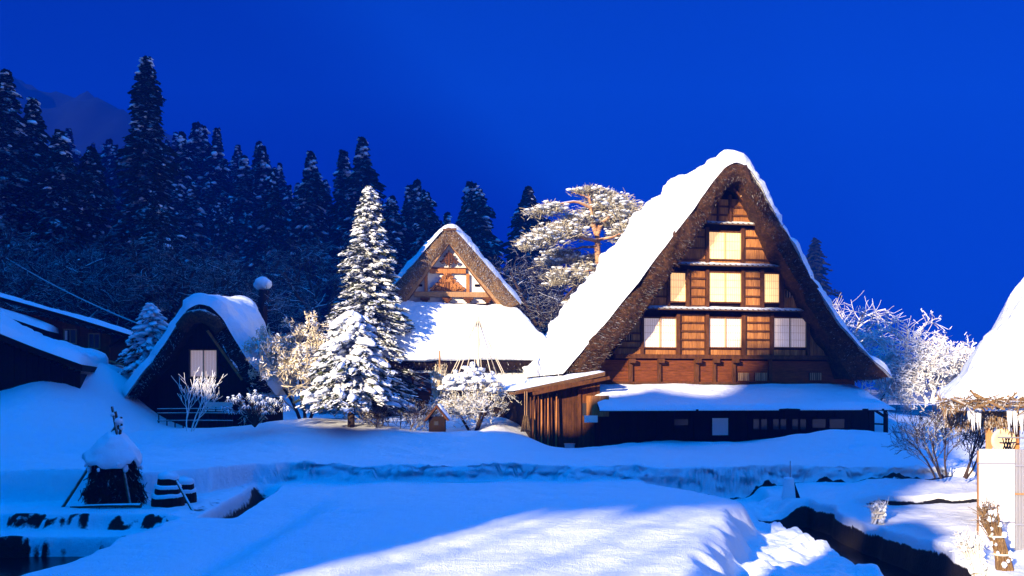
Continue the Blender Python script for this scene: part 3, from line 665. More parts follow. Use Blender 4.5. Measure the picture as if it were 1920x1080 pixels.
# ------------------------------------------------------------------ vegetation
def conifer(name, h, r, nb, seed, base=.12, K=6, nq=6, leaf=.35, droop=.35, rise=.1, power=.85, snow=0, snow_s=.16, needle='needle', bark='bark', trunk_r=None, lumpy=.3, spread=.6, loc=None, parts=True, wleaf=.28):
    rng = np.random.default_rng(seed); tr = trunk_r or h * .014
    root = empty(name, loc or (0, 0, 0)) if parts else None
    tb = MB(); tb.tube([(0, 0, -.3), (.02 * h * .2, 0, h * .35), (0, .01, h * .7), (0, 0, h * .99)], [tr, tr * .75, tr * .45, .01], 8)
    cb = MB(); C = []; T = []; Wd = []; SC_ = []; SS = []; AZ = []
    bt = []
    for i in range(nb):
        f = (i + rng.random()) / nb; f = f ** 1.15
        z = h * (base + (1 - base) * f)
        ln = r * ((1 - f) ** power) * (1 - lumpy + 2 * lumpy * rng.random() * (.6 + .4 * sin(f * 23 + seed))) + .03 * r * (1 - f)
        az = i * 2.39996 + rng.random() * .9
        d0 = np.array((cos(az), sin(az), 0)); sl = rise + .5 * f - droop * .25
        s = np.linspace(.12, 1, K); pts = d0[None] * (s * ln)[:, None]; pts[:, 2] = z + ln * (sl * s - droop * s ** 2)
        bt.append((pts[0] * (.2, .2, 1), pts))
        for k in range(K):
            n = nq; c = pts[k] + (rng.random((n, 3)) - .5) * np.array((.5, .5, .22)) * ln * .35
            side = np.array((-d0[1], d0[0], 0)); dirs = d0[None] * (.6 + .6 * rng.random((n, 1))) + side[None] * ((rng.random((n, 1)) - .5) * 2 * spread * 1.4); dirs[:, 2] -= droop * .8 + .3 * rng.random(n)
            dirs /= np.linalg.norm(dirs, axis=1)[:, None]; t = dirs * (leaf * (.5 + .6 * rng.random((n, 1))) / 2)
            w = np.cross(dirs, np.array((0, 0, 1.0)) + (rng.random((n, 3)) - .5) * 1.6); w /= np.linalg.norm(w, axis=1)[:, None] + 1e-6
            C.append(c); T.append(t); Wd.append(w * leaf * wleaf * (.6 + .7 * rng.random((n, 1))))
        if snow:
            m = rng.binomial(max(1, int(snow * 2)), .5 if snow >= .5 else snow)
            if m:
                q = rng.random(m) * .9 + .1; pc = np.stack([np.interp(q, s, pts[:, j]) for j in range(3)], 1) + (rng.random((m, 3)) - .5) * np.array((.35, .35, .1)) * ln * .5; pc[:, 2] += leaf * .12
                ss = snow_s * (.35 + .9 * rng.random(m)); SC_.append(pc); SS.append(np.stack([ss * (1.2 + .9 * rng.random(m)), ss * (.6 + .4 * rng.random(m)), ss * (.38 + .25 * rng.random(m))], 1)); AZ.append(np.full(m, az) + (rng.random(m) - .5) * 1.2)
    if nb < 900:
        for a, pts in bt[::2]: tb.tube(np.vstack([a[None], pts[::2]]), np.linspace(tr * .25 + .008, .006, len(pts[::2]) + 1), 3, cap=False)
    if parts:
        tb.build('trunk', M[bark], root)
        cb.quads(np.concatenate(C), np.concatenate(T), np.concatenate(Wd)); cb.build('crown', M[needle], root)
        if SC_:
            sb = MB(); sb.lumps(np.concatenate(SC_), np.concatenate(SS), 0, rng, rough=.25, az=np.concatenate(AZ)); sb.build('snow', M['snow'], root)
        return root
    cb.quads(np.concatenate(C), np.concatenate(T), np.concatenate(Wd))
    for v, (f, m, q) in zip(tb.v, tb.f): pass
    off = 0
    for v, (f, m, q) in zip(tb.v, tb.f):
        cb.f.append((f - off + cb.n, 1, True)); cb.v.append(v); cb.n += len(v); off += len(v)
    if SC_: cb.lumps(np.concatenate(SC_), np.concatenate(SS), 2, rng, rough=.25, az=np.concatenate(AZ))
    return cb.build(name, [M[needle], M[bark], M['snow']], None, loc)

def grow(mb, p, d, L, r, depth, rng, nch=4, spread=.7, up=.15, droopy=0.0, sides=4, shrink=.62, tips=None, minr=.006, wig=.22):
    nseg = 4 if depth > 0 else 3; pts = [np.array(p, float)]; d = np.array(d, float); d /= np.linalg.norm(d); dirs = [d]
    for k in range(nseg):
        d = d + (rng.random(3) - .5) * wig * 2; d[2] += up * .4 - droopy * (k / nseg) * .5; d /= np.linalg.norm(d)
        pts.append(pts[-1] + d * L / nseg); dirs.append(d)
    mb.tube(pts, np.linspace(r, max(minr, r * .55), nseg + 1), max(3, sides), cap=False)
    if depth <= 0:
        if tips is not None: tips.append((pts[-1], dirs[-1]))
        return
    for k in range(nch):
        s = .35 + .65 * (k + rng.random()) / nch; i = min(nseg, int(s * nseg)); q = pts[i] if i >= nseg else pts[i] + (pts[i + 1] - pts[i]) * (s * nseg - i)
        a = rng.normal(size=3); a -= a.dot(dirs[i]) * dirs[i]; a /= np.linalg.norm(a) + 1e-6
        nd = dirs[i] * (1 - spread * .55) + a * spread; 
        grow(mb, q, nd, L * shrink * (.75 + .5 * rng.random()), max(minr, r * .55), depth - 1, rng, nch, spread, up, droopy, max(3, sides - 1), shrink, tips, minr, wig)
def bare_tree(name, seed, stems, L, r, depth, mats=('bark', 'twig'), loc=None, nch=4, spread=.7, up=.15, droopy=0.0, minr=.006, lean=.5, shrink=.62, parts=True, tuft=0, tuftmat='needlefrost', tuft_s=.12, wig=.22):
    rng = np.random.default_rng(seed); root = empty(name, loc or (0, 0, 0)) if parts else None
    tr = MB(); br = MB(); tips = []
    for s in range(stems):
        az = s * 2.4 + rng.random(); ln = lean * (.4 + rng.random()); d = np.array((cos(az) * ln, sin(az) * ln, 1.0)); d /= np.linalg.norm(d)
        b = np.array((cos(az), sin(az), 0)) * (.06 * (stems - 1)) ; b[2] = -.15
        pts = [b]; dd = d.copy()
        for k in range(5): dd = dd + (rng.random(3) - .5) * .25; dd /= np.linalg.norm(dd); pts.append(pts[-1] + dd * L / 5)
        tr.tube(pts, np.linspace(r, r * .5, 6), 7)
        for k in range(nch + 2):
            q = (.3 if stems == 1 else .2) + .7 * (k + rng.random()) / (nch + 2); i = min(4, int(q * 5)); p = pts[i] + (pts[i + 1] - pts[i]) * (q * 5 - i)
            a = rng.normal(size=3); a[2] *= .4; a /= np.linalg.norm(a); grow(br, p, dd * (1 - spread * .6) + a * spread, L * shrink * (1.1 - .5 * q), max(minr, r * .5), depth, rng, nch, spread, up, droopy, 4, shrink, tips, minr, wig)
    if parts:
        tr.build('trunk', M[mats[0]], root); br.build('branches', M[mats[1]], root)
        if tuft:
            n = len(tips) * tuft; P0 = np.repeat(np.array([t[0] for t in tips]), tuft, 0); 
            c = P0 + (rng.random((n, 3)) - .5) * tuft_s * 1.6; t = rng.normal(size=(n, 3)); t /= np.linalg.norm(t, axis=1)[:, None]; w = np.cross(t, rng.normal(size=(n, 3))); w /= np.linalg.norm(w, axis=1)[:, None]
            q = MB(); q.quads(c, t * tuft_s * (.3 + .5 * rng.random((n, 1))), w * tuft_s * .22); q.build('crown', M[tuftmat], root)
        return root
    off = 0
    for v, (f, m, q) in zip(tr.v, tr.f): br.f.append((f - off + br.n, 1, True)); br.v.append(v); br.n += len(v); off += len(v)
    return br.build(name, [M[mats[1]], M[mats[0]]], None, loc)

def at(px, py, D):
    p = P(px, py, D); return (p.x, p.y, p.z)

# ---- forest on the hill: a handful of cedars, copied
rngT = np.random.default_rng(77)
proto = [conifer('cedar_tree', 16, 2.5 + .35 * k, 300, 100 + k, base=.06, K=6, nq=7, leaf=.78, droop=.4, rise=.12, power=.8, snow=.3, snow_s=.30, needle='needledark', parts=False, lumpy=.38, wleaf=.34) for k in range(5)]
used = set(); cnt = 0
def put(k, loc, s, label, group, sx=1.0):
    global cnt
    o = proto[k]
    if k in used: o = o.copy(); COL.objects.link(o)
    used.add(k); o.location = loc; o.scale = (s * sx, s * sx, s); o.rotation_euler = (0, 0, rngT.random() * 6.3)
    tag(o, label, 'tree', group); cnt += 1; return o
top_px = [-40, 200, 330, 400, 450, 520, 560, 640, 700, 760, 820, 900, 990, 1040, 1100, 1200]
for (Y, n, x0, x1) in ((84, 30, 285, 1150), (96, 30, 250, 1000), (112, 28, 200, 900), (124, 30, 150, 860), (140, 30, 110, 800), (160, 28, 60, 720), (182, 24, 40, 620), (205, 20, 30, 520)):
    for i in range(n):
        px = x0 + (x1 - x0) * (i + .15 + .7 * rngT.random()) / n; y = Y + (rngT.random() - .5) * 10; X = (px - 960) / F * y
        z = float(hill_z(np.array([X]), np.array([y]))[0]); s = .72 + .55 * rngT.random() ** 1.5
        if px > 1040: s *= .7
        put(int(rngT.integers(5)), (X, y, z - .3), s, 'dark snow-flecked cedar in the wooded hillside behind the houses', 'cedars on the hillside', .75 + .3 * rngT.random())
# cedars that stand out
def tall(px, topy, basey, D, seed, w, label, nb=420, needle='needledark', base=.06, power=.62, lumpy=.4):
    b = P(px, basey, D); t = P(px, topy, D)
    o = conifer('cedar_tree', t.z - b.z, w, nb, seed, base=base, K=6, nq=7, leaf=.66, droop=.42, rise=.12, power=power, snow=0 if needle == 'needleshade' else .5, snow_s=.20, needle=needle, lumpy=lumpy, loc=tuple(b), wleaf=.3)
    tag(o, label, 'tree', 'tall cedars on the left'); return o
tall(275, 112, 640, 58, 201, 2.6, 'tallest dark cedar, a narrow spire rising high above the snowy hut', 620)
tall(12, 138, 640, 55, 202, 2.6, 'tall cedar at the left edge of the picture, snow on its boughs', 460)
tall(62, 190, 640, 56, 203, 2.4, 'cedar standing close beside the one at the left edge', 420)
tall(112, 250, 640, 54, 204, 2.4, 'medium cedar between the left edge pair and the tallest spire', 360)
tall(172, 282, 640, 57, 205, 2.5, 'shortest and broadest of the left cedars, just left of the tallest spire', 360)
tall(292, 385, 640, 50, 206, 1.8, 'small cedar tucked in front of the foot of the tallest spire', 260)
tall(800, 366, 640, 74, 207, 2.7, 'dark cedar top showing behind the left slope of the carved gable house', 300)
tall(898, 358, 640, 72, 208, 2.9, 'dark cedar top showing behind the right slope of the carved gable house', 300)
tall(990, 354, 640, 70, 209, 2.9, 'dark cedar top just left of the pale spreading pine', 300)
tall(735, 372, 640, 74, 210, 2.5, 'dark cedar top showing right behind the tall snowy fir', 300)
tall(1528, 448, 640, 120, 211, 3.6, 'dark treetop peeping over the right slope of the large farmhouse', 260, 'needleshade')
# ---- bare frosted trees in the shade at the left
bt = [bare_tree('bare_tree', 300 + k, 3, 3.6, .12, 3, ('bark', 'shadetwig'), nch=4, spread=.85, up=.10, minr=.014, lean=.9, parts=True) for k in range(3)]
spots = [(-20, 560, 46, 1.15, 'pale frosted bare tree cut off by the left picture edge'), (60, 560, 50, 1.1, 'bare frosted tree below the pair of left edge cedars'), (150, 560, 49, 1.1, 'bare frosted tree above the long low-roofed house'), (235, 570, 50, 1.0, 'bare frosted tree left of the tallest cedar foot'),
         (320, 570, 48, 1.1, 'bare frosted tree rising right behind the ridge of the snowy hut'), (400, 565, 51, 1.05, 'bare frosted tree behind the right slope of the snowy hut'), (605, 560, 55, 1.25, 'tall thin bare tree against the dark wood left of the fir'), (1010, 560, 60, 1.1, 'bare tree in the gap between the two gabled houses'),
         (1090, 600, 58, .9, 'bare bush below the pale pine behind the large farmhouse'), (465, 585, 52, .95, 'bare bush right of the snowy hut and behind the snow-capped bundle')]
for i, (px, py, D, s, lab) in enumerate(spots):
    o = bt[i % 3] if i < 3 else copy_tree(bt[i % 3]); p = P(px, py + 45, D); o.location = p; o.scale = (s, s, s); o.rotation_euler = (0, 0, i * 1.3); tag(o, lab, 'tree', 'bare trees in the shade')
# ---- tall fir with layered boughs
b = P(692, 800, 39); t = P(692, 352, 39)
fir = conifer('fir_tree', t.z - b.z, 2.25, 430, 401, base=.10, K=9, nq=9, leaf=.34, droop=.20, rise=.02, power=.72, snow=6, snow_s=.105, lumpy=.22, loc=tuple(b), wleaf=.2, spread=.7)
tag(fir, 'tall pointed fir with layered snowy boughs beside the carved gable house', 'tree')
# ---- round snow-laden fir in front
b = P(658, 815, 31); t = P(655, 588, 31)
rf = conifer('fir_tree', t.z - b.z, 1.72, 250, 402, base=.36, K=7, nq=11, leaf=.25, droop=.42, rise=.14, power=.62, snow=4, snow_s=.17, lumpy=.25, loc=tuple(b), trunk_r=.14, wleaf=.25, spread=.9)
tag(rf, 'short broad fir thickly loaded with snow on a dark trunk', 'tree')
# ---- golden frosted tree, shrubs
b = P(572, 790, 33.8); o = bare_tree('frosted_tree', 410, 3, 2.6, .07, 3, ('bark', 'goldleaf'), tuple(b), nch=4, spread=.72, up=.12, minr=.012, lean=.2, tuft=10, tuftmat='goldleaf', tuft_s=.16)
tag(o, 'frosted tree glowing golden in the sun between the snowy hut and the firs', 'tree')
b = P(745, 812, 31.5); o = bare_tree('bare_shrub', 411, 7, 1.0, .02, 2, ('twig', 'twig'), tuple(b), nch=5, spread=.6, up=.2, minr=.007, lean=.8); tag(o, 'dense bare frosted shrub right of the broad fir', 'shrub')
b = P(355, 800, 28.5); o = bare_tree('bare_shrub', 422, 3, 1.35, .024, 2, ('frosttwig', 'frosttwig'), tuple(b), nch=3, spread=.42, up=.3, minr=.009, lean=.42, wig=.12); tag(o, 'thin leafless sapling with forked frosted stems in front of the snowy hut', 'shrub')
def leafy(name, px, py, D, seed, lab, s=1.0, n=60):
    rng = np.random.default_rng(seed); b = P(px, py, D); root = empty(name, tuple(b)); st = MB(); lf = MB(); sn = MB(); SCc = []
    for k in range(n):
        az = rng.random() * 6.28; rr = .95 * s * rng.random() ** .5; h = s * (.45 + .75 * rng.random() * (1 - .4 * rr / s)); e = np.array((cos(az) * rr * 1.15, sin(az) * rr * .7, h))
        if k < 26: st.tube([(0, 0, -.1), e * (.4, .4, .55), e], [.022, .014, .007], 4)
        m = 9; a = np.linspace(0, 6.28, m, endpoint=False) + rng.random(); d = np.stack([np.cos(a), np.sin(a), np.full(m, -1.1 + .3 * rng.random())], 1); d /= np.linalg.norm(d, axis=1)[:, None]
        w = np.cross(d, (0, 0, 1)); w /= np.linalg.norm(w, axis=1)[:, None]; lf.quads(e + d * .10 * s, d * .10 * s, w * .022 * s)
        if rng.random() < .45: SCc.append(e + (0, 0, .02))
    st.build('stems', M['bark'], root); lf.build('leaves', M['needle'], root); q = np.array(SCc); sn.lumps(q, np.stack([np.full(len(q), .055 * s), np.full(len(q), .055 * s), np.full(len(q), .03 * s)], 1), 0, rng); sn.build('snow', M['snow'], root)
    return tag(root, lab, 'shrub')
leafy('rhododendron', 478, 795, 29.5, 431, 'leafy rhododendron with drooping snow-tipped leaves at the right front of the snowy hut', 1.0, 60)
# snowy little fir by the hut's left slope
b = P(282, 690, 36); t = P(298, 572, 36); o = conifer('fir_tree', t.z - b.z, 1.25, 110, 404, base=.1, K=6, nq=8, leaf=.28, droop=.5, rise=.05, power=.7, snow=5, snow_s=.14, loc=tuple(b)); tag(o, 'little fir half hidden behind the left slope of the snowy hut', 'tree')
# ---- spreading pine behind the farmhouse
def pine():
    rng = np.random.default_rng(505); D = 47.0; q = lambda px, py, dd=0: np.array(at(px, py, D + dd)); b = q(1128, 690); root = empty('pine_tree', tuple(b)); tr = MB(); rel = lambda p: p - b
    def limb(pts, r0, r1):
        p = resample(np.array([rel(q(*a)) for a in pts]), 12); p[1:-1] += (rng.random((10, 3)) - .5) * .06; tr.tube(p, np.linspace(r0, r1, 12), 7); return p
    limb([(1128, 690), (1126, 560), (1121, 480), (1119, 440), (1112, 420)], .22, .14); limb([(1112, 425), (1108, 395), (1104, 370), (1105, 355)], .13, .04)
    limb([(1119, 440), (1127, 420), (1140, 408), (1165, 398, 1)], .14, .05); L = [limb([(1119, 452), (1092, 445, -.5), (1066, 436, -1), (1040, 445, -1.5), (1000, 458, -2)], .11, .03)]
    limb([(1108, 390), (1082, 378, -.4), (1050, 382, -.8), (1015, 396, -1)], .09, .03); limb([(1122, 450), (1150, 443, -.5), (1175, 435, -.8), (1195, 428, -1)], .08, .03)
    limb([(1120, 462), (1095, 463, .6), (1060, 470, 1), (1035, 478, 1)], .08, .02); limb([(1112, 420), (1090, 425, .8), (1060, 408, 1)], .07, .02); limb([(1105, 372), (1085, 363, 0), (1070, 360)], .05, .02)
    limb([(1125, 505), (1090, 510, -.6), (1060, 515, -1)], .06, .02); limb([(1125, 520), (1085, 522, -.5), (1050, 528, -.8)], .05, .02)
    tr.build('trunk', M['pinebark'], root)
    pads = [(1108, 354, 0, 26, 5), (1130, 366, .5, 34, 10), (1150, 378, 0, 40, 14), (1175, 396, -.5, 32, 15), (1090, 357, 0, 18, 4), (1015, 395, -1, 28, 9), (1035, 388, -1, 24, 9), (1000, 452, -2, 26, 10), (1030, 440, -1.6, 36, 16), (1060, 428, -1, 36, 14), (1085, 408, 0, 34, 10), (1110, 405, .8, 38, 12), (1145, 415, .8, 36, 13),
            (1050, 475, 1, 30, 12), (1035, 490, .8, 24, 10), (1070, 485, .6, 30, 12), (1180, 425, -1, 26, 12), (1120, 488, 1, 30, 14), (1060, 512, -1, 34, 10), (1085, 520, -.6, 30, 10), (1048, 528, -.8, 22, 8), (1100, 500, 0, 26, 10), (1070, 440, .8, 26, 8), (1125, 385, .8, 30, 9), (1165, 440, .5, 26, 14), (1072, 566, .5, 14, 6), (990, 462, -2, 14, 6), (1195, 405, -.4, 14, 8)]
    C = []; T = []; Wd = []; SCc = []; SS = []
    for (px, py, dd, rx, rz) in pads:
        c = rel(q(px, py, dd)); sx = rx * D / F; sz = rz * D / F; n = int(rx * rz * 2.0) + 120
        e = rng.normal(size=(n, 3)) * (.5, .5, .42); p = c + e * (sx, sx * .9, sz); p[:, 2] -= .12 * (e[:, 0] ** 2 + e[:, 1] ** 2) * sx
        d = np.stack([e[:, 0], e[:, 1], .25 + .3 * rng.random(n)], 1) + rng.normal(size=(n, 3)) * .45; d /= np.linalg.norm(d, axis=1)[:, None]
        w = np.cross(d, rng.normal(size=(n, 3))); w /= np.linalg.norm(w, axis=1)[:, None]
        C.append(p); T.append(d * (.10 + .10 * rng.random((n, 1)))); Wd.append(w * .03)
        m = n // 14; i = rng.integers(n, size=m); SCc.append(p[i] + (0, 0, .05)); s = .05 + .07 * rng.random(m); SS.append(np.stack([s * 1.5, s * 1.5, s * .6], 1))
    cb = MB(); cb.quads(np.concatenate(C), np.concatenate(T), np.concatenate(Wd)); cb.build('crown', M['needlefrost'], root)
    sb = MB(); sb.lumps(np.concatenate(SCc), np.concatenate(SS), 0, rng); sb.build('snow', M['snow'], root)
    tag(root, 'pale spreading pine with orange limbs behind the left slope of the large farmhouse', 'tree')
pine()
# ---- white frosted trees at the right
b = P(1690, 745, 44); o = bare_tree('frosted_tree', 520, 2, 3.6, .11, 3, ('frosttwig', 'frosttwig'), tuple(b), nch=4, spread=.75, up=.02, droopy=.5, minr=.019, lean=.35, tuft=2, tuftmat='frosttwig', tuft_s=.14); tag(o, 'white frosted tree with arching twigs just right of the large farmhouse', 'tree')
b = P(1745, 750, 41); o = bare_tree('frosted_tree', 521, 3, 2.4, .09, 3, ('frosttwig', 'frosttwig'), tuple(b), nch=5, spread=.8, up=.02, droopy=.4, minr=.018, lean=.7, tuft=3, tuftmat='frosttwig', tuft_s=.16); tag(o, 'low white frosted tree beside the snow-covered hut at right', 'tree')
b = P(1640, 760, 48); o = bare_tree('frosted_tree', 522, 2, 2.4, .08, 3, ('twig', 'frosttwig'), tuple(b), nch=4, spread=.75, up=.05, droopy=.3, minr=.016, lean=.5); tag(o, 'snowy tree behind the right end of the porch roof', 'tree')
b = P(1570, 690, 56); o = bare_tree('bare_tree', 523, 2, 4.0, .09, 2, ('twig', 'frosttwig'), tuple(b), nch=4, spread=.8, up=.0, minr=.014, lean=.5); tag(o, 'thin bare treetop fanning out beyond the right slope of the large farmhouse', 'tree')
b = P(1782, 885, 22.6); o = bare_tree('bare_shrub', 524, 7, 1.25, .026, 2, ('bark', 'twig'), tuple(b), nch=4, spread=.55, up=.15, minr=.007, lean=.5, tuft=1, tuftmat='needle', tuft_s=.07); tag(o, 'dark bare shrub with many stems left of the white panel fence', 'shrub')
# ------------------------------------------------------------------ house with the carved white gable
G = Frame(850, 42.0, 5.0, 'gable_house'); g0 = G.root; rngG = np.random.default_rng(8)
tag(g0, 'middle thatched house with white plaster gable, carved ornament and broad snowy skirt roof', 'house')
OG = .5
go = G.path([(728, 546), (760, 512), (800, 466), (828, 434), (841, 425), (856, 434), (885, 466), (930, 518), (975, 570)], OG)
gi = G.path([(752, 566), (778, 534), (810, 492), (832, 464), (841, 455), (850, 464), (876, 496), (915, 542), (950, 586)], OG)
gi[0, 1] = go[0, 1] - .5; gi[-1, 1] = go[-1, 1] - .25
thatch_roof('thatch_roof', go, gi, -OG, 7.5, 16, g0, M['goldthatch'], 21, .05, 2200, .2)
so = resample(go, 80); snow_cover('roof_snow', np.vstack([so[0] + (so[0] - so[1]) * .5, so, so[-1] + (so[-1] - so[-2]) * .5]), -OG - .05, 7.5, 20, .24, g0, 23, .3, .10)
# barge boards inside the thatch
def bargeboard(pts, w=.20, off=.44, m='palewood', nm='bargeboard'):
    p = G.path(pts, off); N = pnormals(p); s = 1; bb = MB(); A = p; B = p - N * w
    f = np.stack([np.stack([A[:, 0], np.full(len(A), -off), A[:, 1]], 1), np.stack([B[:, 0], np.full(len(A), -off), B[:, 1]], 1), np.stack([B[:, 0], np.full(len(A), -off + .12), B[:, 1]], 1), np.stack([A[:, 0], np.full(len(A), -off + .12), A[:, 1]], 1)], 1)
    f = np.concatenate([f, f[:, :1]], 1); bb.grid(f, sm=False); bb.add(f[0, :4], [(0, 1, 2, 3)]); bb.add(f[-1, :4], [(3, 2, 1, 0)]); return bb.build(nm, M[m], g0)
bargeboard([(748, 570), (800, 500), (842, 443)]); bargeboard([(842, 443), (890, 505), (957, 588)], .21)
bargeboard([(757, 568), (800, 508), (842, 452)], .10, .34, 'beam'); bargeboard([(842, 452), (888, 512), (944, 584)], .10, .34, 'beam')
# plaster gable
a = G.path([(742, 577), (842, 440), (950, 582)], .0); zg = G.w(842, 577)[1]
bb = MB(); bb.add([(a[0, 0], .06, zg), (a[2, 0], .06, zg), (a[1, 0], .06, a[1, 1])], [(0, 1, 2)]); bb.build('gable_wall', M['plaster'], g0)
def gb(x0, y0, x1, y1, d0, d1, m='wood', nm='beam'):
    q = G.rect(x0, y0, x1, y1); bb = MB(); bb.bx(q[0], q[1], -d1, -d0, q[2], q[3]); return bb.build(nm, M[m], g0)
gb(806, 505, 873, 513, -.05, .14); gb(777, 548, 916, 557.5, -.05, .18, 'palewood'); gb(752, 570, 950, 577, -.05, .35, 'dark'); gb(796, 514, 802, 548, -.05, .10, 'wood', 'post'); gb(874, 514, 880, 548, -.05, .10, 'wood', 'post')
gb(802, 502, 878, 504.8, -.05, .10, 'beam')
for x in (797, 838, 878, 914): # bracket blocks
    q = G.rect(x - 9, 559, x + 9, 569); bb = MB(); uc = (q[0] + q[1]) / 2; bb.bx(q[0], q[1], -.30, .05, q[3] - .09, q[3]); bb.bx(uc - .14, uc + .14, -.28, .05, q[3] - .17, q[3] - .092); bb.bx(uc - .07, uc + .07, -.26, .05, q[2], q[3] - .172); bb.build('bracket', M['beam'], g0)
for x in (783, 890): q = G.rect(x, 533, x + 9, 537); bb = MB(); bb.bx(q[0], q[1], -.01, .055, q[2], q[3]); bb.build('vent', M['black'], g0)
# carved ornaments built up from scrolls
def scroll(bb, cx, cz, r, v, turns=1.6, sg=1, tr=.03):
    th = np.linspace(0, turns * 6.283, 22); rr = r * (1 - .8 * th / th[-1]); bb.tube([(cx + sg * rr[i] * cos(th[i]), v, cz + rr[i] * sin(th[i])) for i in range(22)], np.linspace(tr, tr * .6, 22), 6)
c = G.w(839, 546); bb = MB(); zc = c[1]
for s in (-1, 1):
    for k, (dx, dz, r) in enumerate(((.09, .78, .08), (.17, .61, .10), (.28, .44, .11), (.43, .29, .12), (.58, .17, .11), (.74, .08, .08), (.24, .24, .10), (.09, .47, .09), (.42, .11, .09))): scroll(bb, c[0] + s * dx, zc + dz, r, -.12 - .012 * (k % 3), 1.5, s, .036)
th = np.linspace(0, pi, 14); pts = [(c[0] + .36 * cos(t), -.105, zc + .10 + .34 * sin(t)) for t in th]
bb.tube(pts, .035, 6)
for k in range(9): x = -.30 + .075 * k; bb.tube([(c[0] + x, -.11, zc + .06), (c[0] + x * .95, -.11, zc + .10 + .32 * math.sqrt(max(0, 1 - (x / .36) ** 2)))], .018, 5)
body = [(c[0] + x, -.075, zc + z) for x, z in ((-.84, 0), (.84, 0), (.70, .14), (.50, .30), (.33, .48), (.22, .70), (.09, .86), (-.09, .86), (-.22, .70), (-.33, .48), (-.50, .30), (-.70, .14))]
bb.add(body + [(x, -.02, z) for x, y, z in body], [tuple(range(12))] ); bb.add(body + [(x, -.02, z) for x, y, z in body], [(i, (i + 1) % 12, 12 + (i + 1) % 12, 12 + i)[::-1] for i in range(12)])
bb.build('carved_ornament', M['wood'], g0)
c = G.w(842, 490); bb = MB()
for s in (-1, 1):
    for k, (dx, dz, r) in enumerate(((.08, -.12, .09), (.10, .08, .10), (.22, .0, .09), (.34, -.08, .09), (.08, .28, .07), (.16, .18, .07))): scroll(bb, c[0] + s * dx, c[1] + dz, r, -.16 - .012 * (k % 2), 1.5, s, .034)
bb.tube([(c[0], -.16, c[1] - .34), (c[0], -.17, c[1] - .1), (c[0], -.16, c[1] + .5)], [.02, .07, .03], 8); bb.build('gable_pendant', M['beam'], g0)
bb = MB(); c2 = G.w(842, 515); bb.lumps([(c2[0], -.12, c2[1] - .05)], [(.12, .06, .10)], 0, rngG, ICO2, .1); bb.build('beam_crest', M['beam'], g0)
bb = MB(); bb.beam((a[1, 0] - .3, -OG - .06, a[1, 1] + .12), (a[1, 0] + .34, -OG - .06, a[1, 1] + .16), .10, .10); bb.build('ridge_pole', M['beamsnow'], g0)
# skirt roof: thatch loft with a snow blanket
u0, zt = G.w(746, 578, .15); u1, _ = G.w(962, 578, .15); zlow = G.w(840, 672, 3.0)[1]; uA = G.w(690, 672, 3.0)[0]; uB = G.w(1046, 672, 3.0)[0]
def loft(lift, jit, seed, nl=16, npz=120, drop=0):
    rows = []
    for k in range(nl):
        t = k / (nl - 1); cc = t ** .88 if True else t; x0 = u0 + (uA - u0) * t; x1 = u1 + (uB - u1) * t; y0 = -.2 - 2.9 * t; y1 = 7.4 + 3 * t; z = zt + (zlow - zt) * (t ** .95)
        per = []; r = .5 * t + .15
        cs = [(x0, y0), (x1, y0), (x1, y1), (x0, y1)]
        for c_ in range(4):
            p = np.array(cs[c_]); n_ = np.array(cs[(c_ + 1) % 4]); 
            for j in range(npz // 4): per.append(p + (n_ - p) * j / (npz // 4))
        per = np.array(per); per = (np.roll(per, 1, 0) + per * 2 + np.roll(per, -1, 0)) / 4; per = (np.roll(per, 1, 0) + per * 2 + np.roll(per, -1, 0)) / 4
        ctr = per.mean(0); dr = per - ctr; dr /= np.linalg.norm(dr, axis=1)[:, None]
        l = lift * (1.0 if 0 < k < nl - 1 else .9); nz = jit * fbm(per[:, 0] * .7, per[:, 1] * .7 + 9, np.full(len(per), t * 3.0), seed, 4)
        rows.append(np.stack([per[:, 0] + dr[:, 0] * l * .5, per[:, 1] + dr[:, 1] * l * .6, np.full(len(per), z) + l * .8 + nz - drop * t], 1))
    return np.array(rows)
A = loft(0, .05, 31); B = loft(-.75, .05, 32); C_ = np.concatenate([A, (A[-1:] + B[-1:]) / 2 + (0, 0, -.1), B[-1:]]); C_ = np.concatenate([C_, C_[:, :1]], 1)
bb = MB(); bb.grid(C_, flip=True)
n = 2600; i = rngG.integers(0, 120, n); w = rngG.random((n, 1)); c = A[-1][i] * (1 - w) + B[-1][i] * w + (rngG.random((n, 3)) - .5) * .15; t = np.stack([(rngG.random(n) - .5) * .1, -.05 - .1 * rngG.random(n), -.12 * np.ones(n)], 1); bb.quads(c, t, np.cross(t, rngG.normal(size=(n, 3))) * .12)
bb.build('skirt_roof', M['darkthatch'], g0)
top = loft(.32, .13, 33, 26); rim = np.concatenate([top, top[-1:] + (0, 0, -.16), (A[-1:] + top[-1:]) / 2 + (0, 0, -.22), A[-1:] + (0, 0, -.05)]); rim = np.concatenate([rim, rim[:, :1]], 1)
bb = MB(); bb.grid(rim, flip=True); bb.build('skirt_snow', M['roofsnow'], g0)
